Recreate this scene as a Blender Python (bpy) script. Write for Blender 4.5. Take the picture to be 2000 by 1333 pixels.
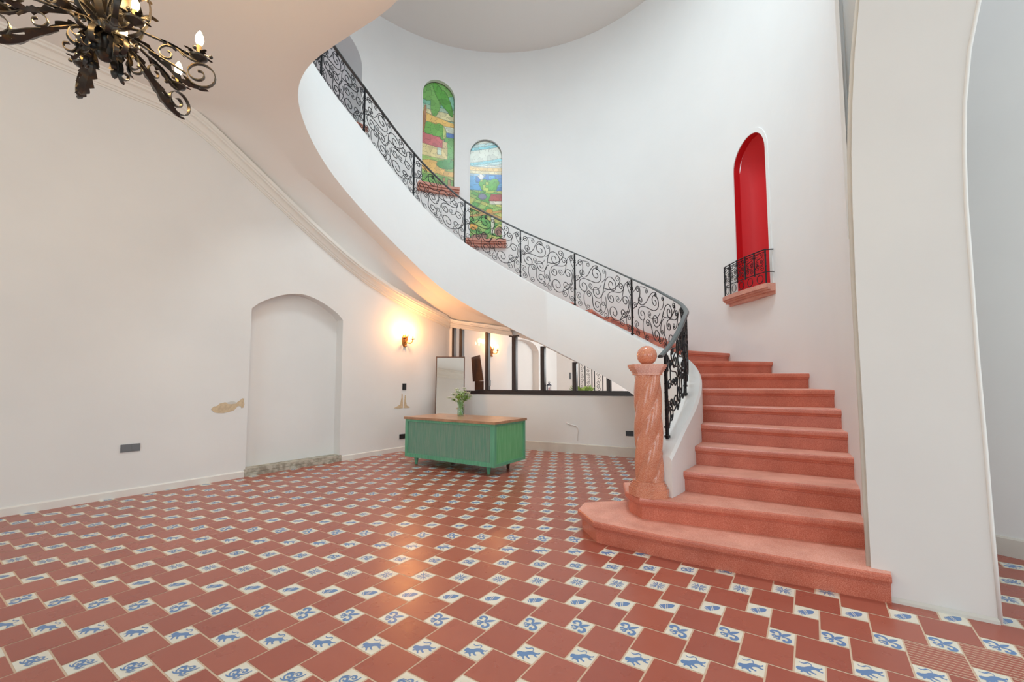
import bpy, bmesh, math, random
import numpy as np
from mathutils import Vector, Matrix
from mathutils.geometry import delaunay_2d_cdt
rad = math.radians; PI = math.pi
sc = bpy.context.scene
for o in list(bpy.data.objects): bpy.data.objects.remove(o)
random.seed(7)

# ---------------------------------------------------------------- camera
CAMZ = 1.2752
cam = bpy.data.objects.new('camera', bpy.data.cameras.new('camera'))
sc.collection.objects.link(cam); sc.camera = cam
cam.location = (0, 0, CAMZ)
cam.rotation_euler = (rad(90) + 0.0689, 0.0006, 0)
cam.data.sensor_width = 36; cam.data.lens = 843.49 / 2000 * 36
cam.data.shift_y = 21.47 / 2000
cam.data.clip_start = 0.05

# ---------------------------------------------------------------- world, daylight, exposure
w = bpy.data.worlds.new('sky'); sc.world = w; w.use_nodes = True
bg = w.node_tree.nodes['Background']; bg.inputs[0].default_value = (0.86, 0.93, 1.0, 1); bg.inputs[1].default_value = 1.0
sc.view_settings.view_transform = 'Standard'; sc.view_settings.look = 'None'
sc.view_settings.gamma = 1.0; sc.view_settings.use_curve_mapping = False
sc.view_settings.exposure = 0.12
def area(name, loc, target, sx, sy, power, col):
    l = bpy.data.lights.new(name, 'AREA'); l.shape = 'RECTANGLE'; l.size = sx; l.size_y = sy; l.energy = power; l.color = col
    o = bpy.data.objects.new(name, l); sc.collection.objects.link(o); o.location = loc
    o.rotation_euler = (Vector(target) - Vector(loc)).to_track_quat('-Z', 'Y').to_euler()
    return o
area('daylight_front_windows', (-4.4, -2.9, 2.3), (-1.6, 5, 2.0), 3.4, 3.2, 84, (0.68, 0.91, 1.0))
area('daylight_front_windows', (1.75, -4.9, 2.3), (0.6, 4, 1.8), 2.2, 3.2, 68, (0.68, 0.91, 1.0))
area('daylight_well_window', (-1.9, 3.4, 7.0), (3.1, 4.9, 2.2), 2.4, 2.4, 40, (0.82, 0.95, 1.0))
area('added_well_toplight', (0.5, 4.2, 8.9), (2.0, 4.1, 0), 1.9, 1.9, 180, (0.84, 0.96, 1.0))  # added overhead fill lamp that brightens the stair treads
area('daylight_corridor', (5.4, -1.2, 2.4), (2.6, 5.0, 1.6), 2.6, 2.6, 60, (0.86, 0.96, 1.0))
area('daylight_next_room', (3.4, 10.2, 2.6), (0.2, 9.8, 1.4), 2.4, 2.4, 110, (0.95, 1.0, 1.0))

# ---------------------------------------------------------------- materials
def mat(name, col, rough=0.6, metal=0.0, noise=None, bump=None, spec=0.5, emis=None, coat=0):
    m = bpy.data.materials.new(name); m.use_nodes = True
    nt = m.node_tree; b = nt.nodes['Principled BSDF']
    b.inputs['Base Color'].default_value = (*col, 1); b.inputs['Roughness'].default_value = rough
    b.inputs['Metallic'].default_value = metal; b.inputs['Specular IOR Level'].default_value = spec
    if coat: b.inputs['Coat Weight'].default_value = coat; b.inputs['Coat Roughness'].default_value = 0.15
    tc = nt.nodes.new('ShaderNodeTexCoord')
    if noise:   # (scale, second colour, low, high, detail)
        s, c2, lo, hi, det = noise
        n = nt.nodes.new('ShaderNodeTexNoise'); n.inputs['Scale'].default_value = s; n.inputs['Detail'].default_value = det
        nt.links.new(tc.outputs['Object'], n.inputs['Vector'])
        r = nt.nodes.new('ShaderNodeValToRGB'); r.color_ramp.elements[0].position = lo; r.color_ramp.elements[1].position = hi
        r.color_ramp.elements[0].color = (*col, 1); r.color_ramp.elements[1].color = (*c2, 1)
        nt.links.new(n.outputs['Fac'], r.inputs['Fac']); nt.links.new(r.outputs['Color'], b.inputs['Base Color'])
    if bump:    # (scale, strength, distance)
        n2 = nt.nodes.new('ShaderNodeTexNoise'); n2.inputs['Scale'].default_value = bump[0]; n2.inputs['Detail'].default_value = 4
        nt.links.new(tc.outputs['Object'], n2.inputs['Vector'])
        bp = nt.nodes.new('ShaderNodeBump'); bp.inputs['Strength'].default_value = bump[1]; bp.inputs['Distance'].default_value = bump[2]
        nt.links.new(n2.outputs['Fac'], bp.inputs['Height']); nt.links.new(bp.outputs['Normal'], b.inputs['Normal'])
    if emis:
        b.inputs['Emission Color'].default_value = (*emis[0], 1); b.inputs['Emission Strength'].default_value = emis[1]
    return m
M = {}
M['plaster'] = mat('white_plaster', (0.80, 0.79, 0.765), 0.75, noise=(1.3, (0.76, 0.75, 0.73), 0.35, 0.75, 5), bump=(3.0, 0.25, 0.02))
M['well'] = mat('well_plaster', (0.83, 0.835, 0.83), 0.6, noise=(0.8, (0.79, 0.80, 0.80), 0.35, 0.75, 5), bump=(1.5, 0.3, 0.05))
M['ceil'] = mat('ceiling_plaster', (0.80, 0.78, 0.75), 0.8)
M['trim'] = mat('cornice_paint', (0.80, 0.78, 0.73), 0.6)
M['base'] = mat('baseboard_paint', (0.78, 0.75, 0.70), 0.5)
M['stonebase'] = mat('grey_baseboard', (0.66, 0.62, 0.55), 0.6, noise=(4, (0.6, 0.56, 0.5), 0.4, 0.7, 4))
M['thresh'] = mat('worn_stone', (0.52, 0.48, 0.40), 0.8, noise=(14, (0.30, 0.27, 0.21), 0.42, 0.62, 8), bump=(30, 0.6, 0.01))
M['patch'] = mat('bare_render', (0.66, 0.52, 0.34), 0.9, noise=(25, (0.55, 0.42, 0.28), 0.4, 0.65, 6))
M['patch2'] = mat('flaking_paint', (0.62, 0.60, 0.55), 0.9)
M['grout'] = mat('cream_grout', (0.70, 0.52, 0.38), 0.7)
M['white'] = mat('cream_glazed_tile', (0.80, 0.77, 0.66), 0.3, noise=(9, (0.74, 0.70, 0.58), 0.4, 0.7, 4))
M['blue'] = mat('blue_glaze', (0.13, 0.25, 0.48), 0.32)
M['frame'] = mat('dark_window_frame', (0.035, 0.022, 0.02), 0.35)
M['iron'] = mat('black_wrought_iron', (0.018, 0.02, 0.024), 0.42, 0.6)
M['railpaint'] = mat('grey_painted_handrail', (0.10, 0.12, 0.125), 0.35, 0.3)
M['red'] = mat('red_paint', (0.60, 0.004, 0.010), 0.6)
M['wood'] = mat('table_top_wood', (0.50, 0.27, 0.15), 0.3, noise=(9, (0.34, 0.18, 0.10), 0.35, 0.7, 6))
M['darkwood'] = mat('dark_wood', (0.10, 0.04, 0.02), 0.5, noise=(12, (0.06, 0.025, 0.014), 0.35, 0.7, 6))
M['mirror'] = mat('mirror_glass', (0.93, 0.93, 0.92), 0.02, 1.0)
M['brown'] = mat('mirror_frame_wood', (0.10, 0.05, 0.03), 0.4)
M['black'] = mat('black_plastic', (0.012, 0.012, 0.014), 0.3)
M['grey'] = mat('grey_plastic', (0.16, 0.17, 0.18), 0.35)
M['brass'] = mat('aged_brass', (0.36, 0.17, 0.05), 0.38, 0.85)
M['leafiron'] = mat('bronzed_iron', (0.060, 0.058, 0.054), 0.36, 0.7, noise=(30, (0.13, 0.085, 0.045), 0.52, 0.78, 4))
M['candle'] = mat('candle_sleeve', (0.62, 0.38, 0.16), 0.5)
M['bulb'] = mat('lit_bulb', (1, 0.9, 0.7), 0.3, emis=((1.0, 0.70, 0.36), 40))
M['leaf'] = mat('green_leaf', (0.26, 0.45, 0.08), 0.5, noise=(20, (0.42, 0.58, 0.16), 0.4, 0.7, 3))
M['petal'] = mat('white_petal', (0.88, 0.88, 0.76), 0.6)
M['stem'] = mat('green_stem', (0.36, 0.52, 0.18), 0.5)
M['white_cable'] = mat('white_conduit', (0.8, 0.77, 0.74), 0.5)
M['lit_edge'] = mat('lit_edge_white', (0.88, 0.88, 0.85), 0.5)  # highlight colour for the lit edge of the pier
M['lantern'] = mat('lantern_metal', (0.03, 0.04, 0.08), 0.4, 0.3)
M['pinkcandle'] = mat('pink_wax', (0.75, 0.45, 0.5), 0.5)
M['pot'] = mat('clay_pot', (0.35, 0.2, 0.13), 0.7)
M['halldoor'] = mat('blue_grey_paint', (0.34, 0.47, 0.58), 0.5)
M['hallgrey'] = mat('grey_hall_paint', (0.66, 0.62, 0.63), 0.7)

def terrazzo(name, c1, c2, c3, rough):
    m = bpy.data.materials.new(name); m.use_nodes = True; nt = m.node_tree; b = nt.nodes['Principled BSDF']
    b.inputs['Roughness'].default_value = rough
    tc = nt.nodes.new('ShaderNodeTexCoord')
    v = nt.nodes.new('ShaderNodeTexNoise'); v.inputs['Scale'].default_value = 230; v.inputs['Detail'].default_value = 3
    n = nt.nodes.new('ShaderNodeTexNoise'); n.inputs['Scale'].default_value = 5; n.inputs['Detail'].default_value = 6
    for x in (v, n): nt.links.new(tc.outputs['Object'], x.inputs['Vector'])
    r = nt.nodes.new('ShaderNodeValToRGB'); e = r.color_ramp.elements
    e[0].position = 0.36; e[0].color = (*c2, 1); e[1].position = 0.50; e[1].color = (*c1, 1)
    e2 = e.new(0.68); e2.color = (*c3, 1)
    nt.links.new(v.outputs['Fac'], r.inputs['Fac'])
    mx = nt.nodes.new('ShaderNodeMix'); mx.data_type = 'RGBA'; mx.blend_type = 'MULTIPLY'
    r2 = nt.nodes.new('ShaderNodeValToRGB'); r2.color_ramp.elements[0].position = 0.3; r2.color_ramp.elements[0].color = (0.80, 0.74, 0.72, 1)
    r2.color_ramp.elements[1].position = 0.65; r2.color_ramp.elements[1].color = (1, 1, 1, 1)
    nt.links.new(n.outputs['Fac'], r2.inputs['Fac'])
    mx.inputs['Factor'].default_value = 1.0
    nt.links.new(r.outputs['Color'], mx.inputs['A']); nt.links.new(r2.outputs['Color'], mx.inputs['B'])
    nt.links.new(mx.outputs['Result'], b.inputs['Base Color'])
    return m
M['granite'] = terrazzo('pink_granite', (0.66, 0.185, 0.115), (0.54, 0.135, 0.08), (0.74, 0.30, 0.21), 0.36)
M['granite_sill'] = terrazzo('pink_stone_sill', (0.70, 0.33, 0.25), (0.58, 0.24, 0.18), (0.80, 0.45, 0.36), 0.5)
M['tread'] = terrazzo('lit_worn_granite', (0.82, 0.38, 0.29), (0.72, 0.29, 0.21), (0.88, 0.52, 0.42), 0.6)  # paler for wear, with light from above put into the colour
M['marble'] = terrazzo('polished_pink_granite', (0.72, 0.28, 0.165), (0.58, 0.17, 0.09), (0.82, 0.46, 0.32), 0.16)

def floor_red():
    m = bpy.data.materials.new('red_clay_tile'); m.use_nodes = True; nt = m.node_tree; b = nt.nodes['Principled BSDF']
    at = nt.nodes.new('ShaderNodeAttribute'); at.attribute_name = 'tile_tone'
    tc = nt.nodes.new('ShaderNodeTexCoord')
    n = nt.nodes.new('ShaderNodeTexNoise'); n.inputs['Scale'].default_value = 7; n.inputs['Detail'].default_value = 2.5
    nt.links.new(tc.outputs['Object'], n.inputs['Vector'])
    ad = nt.nodes.new('ShaderNodeMath'); ad.operation = 'MULTIPLY_ADD'; ad.inputs[1].default_value = 0.30
    nt.links.new(n.outputs['Fac'], ad.inputs[0]); nt.links.new(at.outputs['Fac'], ad.inputs[2])
    r = nt.nodes.new('ShaderNodeValToRGB'); r.color_ramp.elements[0].position = 0.05; r.color_ramp.elements[1].position = 0.95
    r.color_ramp.elements[0].color = (0.32, 0.072, 0.048, 1); r.color_ramp.elements[1].color = (0.47, 0.145, 0.095, 1)
    nt.links.new(ad.outputs[0], r.inputs['Fac']); nt.links.new(r.outputs['Color'], b.inputs['Base Color'])
    rr = nt.nodes.new('ShaderNodeMapRange'); rr.inputs['To Min'].default_value = 0.22; rr.inputs['To Max'].default_value = 0.36
    nt.links.new(n.outputs['Fac'], rr.inputs['Value']); nt.links.new(rr.outputs['Result'], b.inputs['Roughness'])
    return m
M['redtile'] = floor_red()

def green_paint(name, c1, c2):
    m = bpy.data.materials.new(name); m.use_nodes = True; nt = m.node_tree; b = nt.nodes['Principled BSDF']
    tc = nt.nodes.new('ShaderNodeTexCoord'); mp = nt.nodes.new('ShaderNodeMapping'); mp.inputs['Scale'].default_value = (26, 26, 1.6)
    n = nt.nodes.new('ShaderNodeTexNoise'); n.inputs['Scale'].default_value = 2.2; n.inputs['Detail'].default_value = 6
    nt.links.new(tc.outputs['Object'], mp.inputs['Vector']); nt.links.new(mp.outputs['Vector'], n.inputs['Vector'])
    r = nt.nodes.new('ShaderNodeValToRGB'); r.color_ramp.elements[0].position = 0.35; r.color_ramp.elements[1].position = 0.7
    r.color_ramp.elements[0].color = (*c1, 1); r.color_ramp.elements[1].color = (*c2, 1)
    nt.links.new(n.outputs['Fac'], r.inputs['Fac']); nt.links.new(r.outputs['Color'], b.inputs['Base Color'])
    b.inputs['Roughness'].default_value = 0.45
    return m
M['green'] = green_paint('green_paint', (0.10, 0.36, 0.21), (0.17, 0.45, 0.28))
M['greenpanel'] = green_paint('worn_green_slats', (0.14, 0.33, 0.23), (0.25, 0.37, 0.28))
M['greenside'] = green_paint('bright_green_paint', (0.12, 0.44, 0.18), (0.22, 0.55, 0.27))

def glass_mat(name, tint=(1, 1, 1), gl=0.10):
    m = bpy.data.materials.new(name); m.use_nodes = True; nt = m.node_tree
    nt.nodes.remove(nt.nodes['Principled BSDF']); out = nt.nodes['Material Output']
    t = nt.nodes.new('ShaderNodeBsdfTransparent'); t.inputs[0].default_value = (*tint, 1)
    g = nt.nodes.new('ShaderNodeBsdfGlossy'); g.inputs['Roughness'].default_value = 0.03
    lw = nt.nodes.new('ShaderNodeLayerWeight'); lw.inputs[0].default_value = 0.5
    pw = nt.nodes.new('ShaderNodeMath'); pw.operation = 'POWER'; pw.inputs[1].default_value = 4.0; nt.links.new(lw.outputs['Facing'], pw.inputs[0])
    fr = nt.nodes.new('ShaderNodeMath'); fr.operation = 'MULTIPLY_ADD'; fr.inputs[1].default_value = 0.75; fr.inputs[2].default_value = 0.04; nt.links.new(pw.outputs[0], fr.inputs[0])
    mx = nt.nodes.new('ShaderNodeMixShader')
    nt.links.new(fr.outputs[0], mx.inputs[0]); nt.links.new(t.outputs[0], mx.inputs[1]); nt.links.new(g.outputs[0], mx.inputs[2])
    nt.links.new(mx.outputs[0], out.inputs[0])
    return m
M['pane'] = glass_mat('clear_glass')
M['vase'] = glass_mat('vase_glass', (0.88, 0.95, 0.90))
def paint_mat():
    m = bpy.data.materials.new('leaded_glass'); m.use_nodes = True; nt = m.node_tree; b = nt.nodes['Principled BSDF']
    a = nt.nodes.new('ShaderNodeAttribute'); a.attribute_name = 'Col'
    nt.links.new(a.outputs['Color'], b.inputs['Base Color']); nt.links.new(a.outputs['Color'], b.inputs['Emission Color'])
    b.inputs['Emission Strength'].default_value = 0.12; b.inputs['Roughness'].default_value = 0.25
    return m
M['stained'] = paint_mat()

# ---------------------------------------------------------------- mesh helpers
class MB:
    def __init__(s): s.v = []; s.f = []; s.m = []
    def add(s, vs, fs, mi=0):
        b = len(s.v); s.v += [tuple(map(float, x)) for x in vs]; s.f += [tuple(b + i for i in f) for f in fs]; s.m += [mi] * len(fs)
    def box(s, c, size, rz=0, mi=0, rx=0):
        hx, hy, hz = [a / 2 for a in size]; R = Matrix.Rotation(rz, 3, 'Z') @ Matrix.Rotation(rx, 3, 'X')
        vs = [Vector(c) + R @ Vector((x, y, z)) for x in (-hx, hx) for y in (-hy, hy) for z in (-hz, hz)]
        s.add(vs, [(0, 1, 3, 2), (4, 6, 7, 5), (0, 4, 5, 1), (2, 3, 7, 6), (0, 2, 6, 4), (1, 5, 7, 3)], mi)
    def prism(s, poly, z0, z1, mi=0):
        n = len(poly)
        s.add([(x, y, z0) for x, y in poly] + [(x, y, z1) for x, y in poly],
              [tuple(range(n))[::-1], tuple(range(n, 2 * n))] + [(i, (i + 1) % n, n + (i + 1) % n, n + i) for i in range(n)], mi)
    def tube(s, pts, r, n=6, mi=0, closed=False):
        pts = [Vector(p) for p in pts]; N = len(pts)
        if N < 2: return
        rs = r if isinstance(r, (list, tuple)) else [r] * N
        T = []
        for i in range(N):
            a = pts[(i - 1) % N] if (closed or i > 0) else pts[0]; b = pts[(i + 1) % N] if (closed or i < N - 1) else pts[-1]
            d = b - a; T.append(d.normalized() if d.length > 1e-9 else Vector((0, 0, 1)))
        up = Vector((0, 0, 1)) if abs(T[0].z) < 0.9 else Vector((1, 0, 0))
        U = T[0].cross(up).normalized(); vs = []
        for i in range(N):
            U = (U - T[i] * U.dot(T[i]))
            U = U.normalized() if U.length > 1e-6 else T[i].orthogonal().normalized()
            V = T[i].cross(U)
            for k in range(n):
                a = 2 * PI * k / n; vs.append(pts[i] + (U * math.cos(a) + V * math.sin(a)) * rs[i])
        fs = []
        for i in range(N if closed else N - 1):
            j = (i + 1) % N
            for k in range(n):
                l = (k + 1) % n; fs.append((i * n + k, i * n + l, j * n + l, j * n + k))
        if not closed: fs += [tuple(range(n))[::-1], tuple(range((N - 1) * n, N * n))]
        s.add(vs, fs, mi)
    def sweep(s, frames, prof, mi=0, closed_prof=True, caps=True):
        # frames: list of (origin, axisA, axisB); prof: list of (a, b)
        n = len(prof); vs = []
        for o, A, B in frames:
            for a, b in prof: vs.append(Vector(o) + Vector(A) * a + Vector(B) * b)
        fs = []; K = n if closed_prof else n - 1
        for i in range(len(frames) - 1):
            for k in range(K):
                l = (k + 1) % n; fs.append((i * n + k, i * n + l, (i + 1) * n + l, (i + 1) * n + k))
        if caps and closed_prof: fs += [tuple(range(n))[::-1], tuple(range((len(frames) - 1) * n, len(frames) * n))]
        s.add(vs, fs, mi)
    def strap(s, pts, side, w, t, mi=0):
        pts = [Vector(p) for p in pts]; side = Vector(side).normalized()
        if len(pts) < 14:
            q_ = []; n_ = len(pts); K_ = n_ * 4
            for i in range(K_ + 1):
                f = i / K_ * (n_ - 1); a = min(n_ - 2, int(f)); u = f - a
                p0, p1, p2, p3 = pts[max(a - 1, 0)], pts[a], pts[a + 1], pts[min(a + 2, n_ - 1)]
                q_.append(0.5 * ((2 * p1) + (p2 - p0) * u + (2 * p0 - 5 * p1 + 4 * p2 - p3) * u * u + (3 * p1 - p0 - 3 * p2 + p3) * u ** 3))
            pts = q_
        N = len(pts)
        ws = w if isinstance(w, (list, tuple)) else [w] * N
        fr = []
        for i in range(N):
            d = (pts[min(i + 1, N - 1)] - pts[max(i - 1, 0)]).normalized(); nn = d.cross(side).normalized()
            fr.append((pts[i], side * ws[i], nn * t))
        s.sweep(fr, [(-.5, -.5), (.5, -.5), (.5, .5), (-.5, .5)], mi)
    def lathe(s, prof, c=(0, 0, 0), n=20, mi=0, axis=None):
        Rm = Matrix.Identity(3) if axis is None else Vector((0, 0, 1)).rotation_difference(Vector(axis)).to_matrix()
        vs = []
        for r, z in prof:
            for k in range(n):
                a = 2 * PI * k / n; vs.append(Vector(c) + Rm @ Vector((r * math.cos(a), r * math.sin(a), z)))
        fs = [(i * n + k, i * n + (k + 1) % n, (i + 1) * n + (k + 1) % n, (i + 1) * n + k) for i in range(len(prof) - 1) for k in range(n)]
        fs += [tuple(range(n))[::-1], tuple(range((len(prof) - 1) * n, len(prof) * n))]
        s.add(vs, fs, mi)
    def ball(s, c, r, n=16, mi=0, sz=1.0):
        s.lathe([(max(r * math.sin(PI * i / n), 1e-4), -r * sz * math.cos(PI * i / n)) for i in range(n + 1)], c, n + 4, mi)
    def leaf(s, pts, side, wid, teeth=4, cup=0.25, mi=0):
        # serrated, slightly folded leaf following pts
        pts = [Vector(p) for p in pts]; side = Vector(side).normalized(); vs = []
        if teeth:
            q_ = []; n_ = len(pts); K_ = teeth * 6
            for i in range(K_ + 1):
                f = i / K_ * (n_ - 1); a = min(n_ - 2, int(f)); u = f - a
                p0, p1, p2, p3 = pts[max(a - 1, 0)], pts[a], pts[a + 1], pts[min(a + 2, n_ - 1)]
                q_.append(0.5 * ((2 * p1) + (p2 - p0) * u + (2 * p0 - 5 * p1 + 4 * p2 - p3) * u * u + (3 * p1 - p0 - 3 * p2 + p3) * u ** 3))
            pts = q_
        N = len(pts)
        for i in range(N):
            t = i / (N - 1); d = (pts[min(i + 1, N - 1)] - pts[max(i - 1, 0)]).normalized(); nn = d.cross(side).normalized()
            ww = wid * (math.sin(PI * min(1, 0.12 + 0.88 * t)) ** 0.6 if t < 1 else 0)
            ww *= (0.55 + 0.65 * ((teeth * t) % 1.0)) if teeth else 1.0
            for k, q in ((-1, 1.0), (-.5, .5), (0, 0), (.5, .5), (1, 1.0)):
                vs.append(pts[i] + side * (k * ww) + nn * (cup * q * ww))
        fs = [(i * 5 + k, i * 5 + k + 1, (i + 1) * 5 + k + 1, (i + 1) * 5 + k) for i in range(N - 1) for k in range(4)]
        s.add(vs, fs, mi)
    def build(s, name, mats, parent=None, smooth=False, loc=None, auto=None):
        me = bpy.data.meshes.new(name); o = bpy.data.objects.new(name, me); sc.collection.objects.link(o)
        L = Vector(loc) if loc is not None else Vector((0, 0, 0))
        if parent is not None: o.parent = parent; L = Vector(parent.location)
        elif loc is not None: o.location = L
        me.from_pydata([(x - L.x, y - L.y, z - L.z) for x, y, z in s.v], [], s.f)
        ml = mats if isinstance(mats, (list, tuple)) else [mats]
        for x in ml: me.materials.append(M[x] if isinstance(x, str) else x)
        if len(ml) > 1: me.polygons.foreach_set('material_index', s.m)
        me.update()
        bm = bmesh.new(); bm.from_mesh(me); bmesh.ops.recalc_face_normals(bm, faces=bm.faces)
        if smooth:
            for f in bm.faces: f.smooth = True
            if auto:
                for e in bm.edges:
                    if len(e.link_faces) == 2 and e.calc_face_angle(0) > rad(auto): e.smooth = False
        bm.to_mesh(me); bm.free()
        return o
def thing(name, label, cat, loc, group=None):
    o = bpy.data.objects.new(name, None); sc.collection.objects.link(o); o.location = loc; o.empty_display_size = 0.1
    o['label'] = label; o['category'] = cat
    if group: o['group'] = group
    return o
def tag(o, label, cat, group=None):
    o['label'] = label; o['category'] = cat
    if group: o['group'] = group
    return o
def struct(o): o['kind'] = 'structure'; return o
def dup(root, loc, rz=0, label=None):
    r = root.copy(); sc.collection.objects.link(r); r.location = loc; r.rotation_euler = (0, 0, rz)
    if label: r['label'] = label
    for ch in list(root.children):
        c = ch.copy(); sc.collection.objects.link(c); c.parent = r
        for g in list(ch.children):
            d = g.copy(); sc.collection.objects.link(d); d.parent = c
    return r
def lerp(x, tab):
    if x <= tab[0][0]: return tab[0][1]
    for (a, va), (b, vb) in zip(tab, tab[1:]):
        if x <= b: return va + (vb - va) * (x - a) / (b - a)
    return tab[-1][1]
def smoothtab(tab, lo, hi, step=3, win=3):
    xs = np.arange(lo, hi + step, step); ys = np.array([lerp(x, tab) for x in xs])
    for _ in range(win):
        y2 = ys.copy(); y2[1:-1] = (ys[:-2] + 2 * ys[1:-1] + ys[2:]) / 4; ys = y2
    return list(zip(xs.tolist(), ys.tolist()))
def pip(x, y, poly):
    c = False; j = len(poly) - 1
    for i in range(len(poly)):
        xi, yi = poly[i]; xj, yj = poly[j]
        if (yi > y) != (yj > y) and x < (xj - xi) * (y - yi) / (yj - yi) + xi: c = not c
        j = i
    return c
def sheet(outer, holes, fmap, gx=0.5, gy=0.5):
    """flat sheet with holes, triangulated on a grid, mapped to space by fmap(x, y)"""
    vs = []; es = []
    def loop(poly, maxl=0.3):
        pts = []
        for i in range(len(poly)):
            a = poly[i]; b = poly[(i + 1) % len(poly)]; n = max(1, int(math.dist(a, b) / maxl))
            pts += [(a[0] + (b[0] - a[0]) * k / n, a[1] + (b[1] - a[1]) * k / n) for k in range(n)]
        b0 = len(vs); vs.extend(pts); es.extend((b0 + i, b0 + (i + 1) % len(pts)) for i in range(len(pts)))
    loop(outer)
    for h in holes: loop(h)
    xs = [p[0] for p in outer]; ys = [p[1] for p in outer]
    x = min(xs) + gx / 2
    while x < max(xs):
        y = min(ys) + gy / 2
        while y < max(ys):
            if pip(x, y, outer) and not any(pip(x, y, h) for h in holes): vs.append((x, y))
            y += gy
        x += gx
    r = delaunay_2d_cdt([Vector(v) for v in vs], es, [], 0, 1e-5)
    mb = MB(); V = r[0]; F = []
    for f in r[2]:
        cx = sum(V[i].x for i in f) / len(f); cy = sum(V[i].y for i in f) / len(f)
        if pip(cx, cy, outer) and not any(pip(cx, cy, h) for h in holes): F.append(tuple(f))
    mb.add([fmap(v.x, v.y) for v in V], F)
    return mb
def arch(x0, x1, y0, ys, yt, n=14):
    """outline of an arched opening: jambs to ys, curve to yt"""
    c = (x0 + x1) / 2; a = (x1 - x0) / 2
    return [(x0, y0), (x1, y0)] + [(c + a * math.cos(PI * i / n), ys + (yt - ys) * math.sin(PI * i / n)) for i in range(n + 1)]

# ---------------------------------------------------------------- plan of the place
CX, CY = -0.2, 5.75
RT = smoothtab([(-66, 2.56), (-60, 2.52), (-48, 2.40), (-35, 2.32), (-20, 2.28), (0, 2.28), (30, 2.3), (60, 2.3), (90, 2.31), (110, 2.34), (130, 2.38), (150, 2.43),
      (170, 2.48), (190, 2.51), (198, 2.5), (204, 2.47), (215, 2.36), (223, 2.25), (232, 2.19), (241, 2.17), (250, 2.25), (258, 2.45), (266, 2.68), (276, 2.95), (290, 3.35), (305, 3.75)], -66, 306)
def RI(t): return lerp(t, RT)
ZC = smoothtab([(-62, 0.50), (-57, 0.62), (-50, 0.86), (-40, 1.05), (-30, 1.26), (-20, 1.42), (-10, 1.53), (0, 1.64), (15.5, 1.80), (29.4, 2.063), (44.4, 2.374), (55.1, 2.637), (67.5, 2.908),
      (81.2, 3.262), (92.8, 3.546), (106.4, 3.879), (118.6, 4.2), (130.4, 4.604), (142.8, 5.029), (155.1, 5.391), (163, 5.513), (174.7, 5.616), (184, 5.62), (306, 5.62)], -62, 306)
ZB = smoothtab([(-62, 0.0), (-20, 0.0), (0, 0.45), (10, 0.72), (22.6, 1.028), (40, 1.35), (56.9, 1.677), (71.8, 1.984), (83.4, 2.224), (92.7, 2.429), (106, 2.709), (119.2, 3.025), (132.5, 3.452), (142.1, 3.733),
      (156.9, 4.093), (170.5, 4.34), (184.2, 4.54), (192, 4.64), (204, 4.69), (215, 4.70), (306, 4.70)], -62, 306)
ZR = smoothtab([(-56, 1.46), (-51, 1.56), (-43.5, 1.74), (-35, 1.94), (-20, 2.10), (-9.5, 2.255), (3.4, 2.447), (15, 2.68), (26.7, 2.917), (40, 3.23), (56.1, 3.622), (68, 3.89), (81.3, 4.175), (92, 4.42), (106.9, 4.707),
      (118.6, 5.069), (130.3, 5.434), (142.6, 5.86), (153.5, 6.17), (165, 6.34), (180, 6.44), (230, 6.44)], -56, 230)
def zc(t): return lerp(t, ZC)
def zb(t): return lerp(t, ZB)
def zr(t): return lerp(t, ZR)
def pol(t, r): a = rad(t); return (CX + r * math.cos(a), CY + r * math.sin(a))
LC = Vector((-3.498, 6.038)); LV = Vector((0.58698, 0.80960)); LN = Vector((0.80960, -0.58698))   # left wall: base point, direction, normal into the room
CO = Vector((-1.317, 9.046)); BV = Vector((math.cos(rad(-26.63)), math.sin(rad(-26.63)))); BN = Vector((BV.y, -BV.x))  # back wall
SC = (CO - LC).dot(LV)
CORN = [(-9, 4.72), (-1.25, 4.72), (-1.12, 4.71), (-0.82, 4.585), (-0.34, 4.29), (0.26, 3.91), (0.7, 3.64), (1.15, 3.38), (1.6, 3.16), (2.14, 2.96), (2.7, 2.80), (3.16, 2.69), (3.76, 2.555)]
CORN = smoothtab(CORN, -9.0, 3.78, 0.06, 3)
CORB = [(0, 2.555), (0.78, 2.42), (1.47, 2.30), (2.0, 2.08), (2.7, 1.72), (3.35, 1.42), (4.3, 0.95), (5, 0.6)]
def LW(s, z, off=0): p = LC + LV * s + LN * off; return (p.x, p.y, z)
def BW(s, z, off=0): p = CO + BV * s + BN * off; return (p.x, p.y, z)
def wallhit(t):
    """ray from the well centre at angle t: first of left/back wall -> (which, s, r)"""
    d = Vector((math.cos(rad(t)), math.sin(rad(t)))); c = Vector((CX, CY)); best = None
    for nm, P0, V in (('L', LC, LV), ('B', CO, BV)):
        n = Vector((V.y, -V.x)); den = d.dot(n)
        if abs(den) < 1e-6: continue
        r = (P0 - c).dot(n) / den
        if r > 0:
            s = (c + d * r - P0).dot(V)
            ok = (nm == 'L' and -9 <= s <= SC + 0.01) or (nm == 'B' and s >= -0.01)
            if ok and (best is None or r < best[2]): best = (nm, s, r)
    return best

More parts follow.
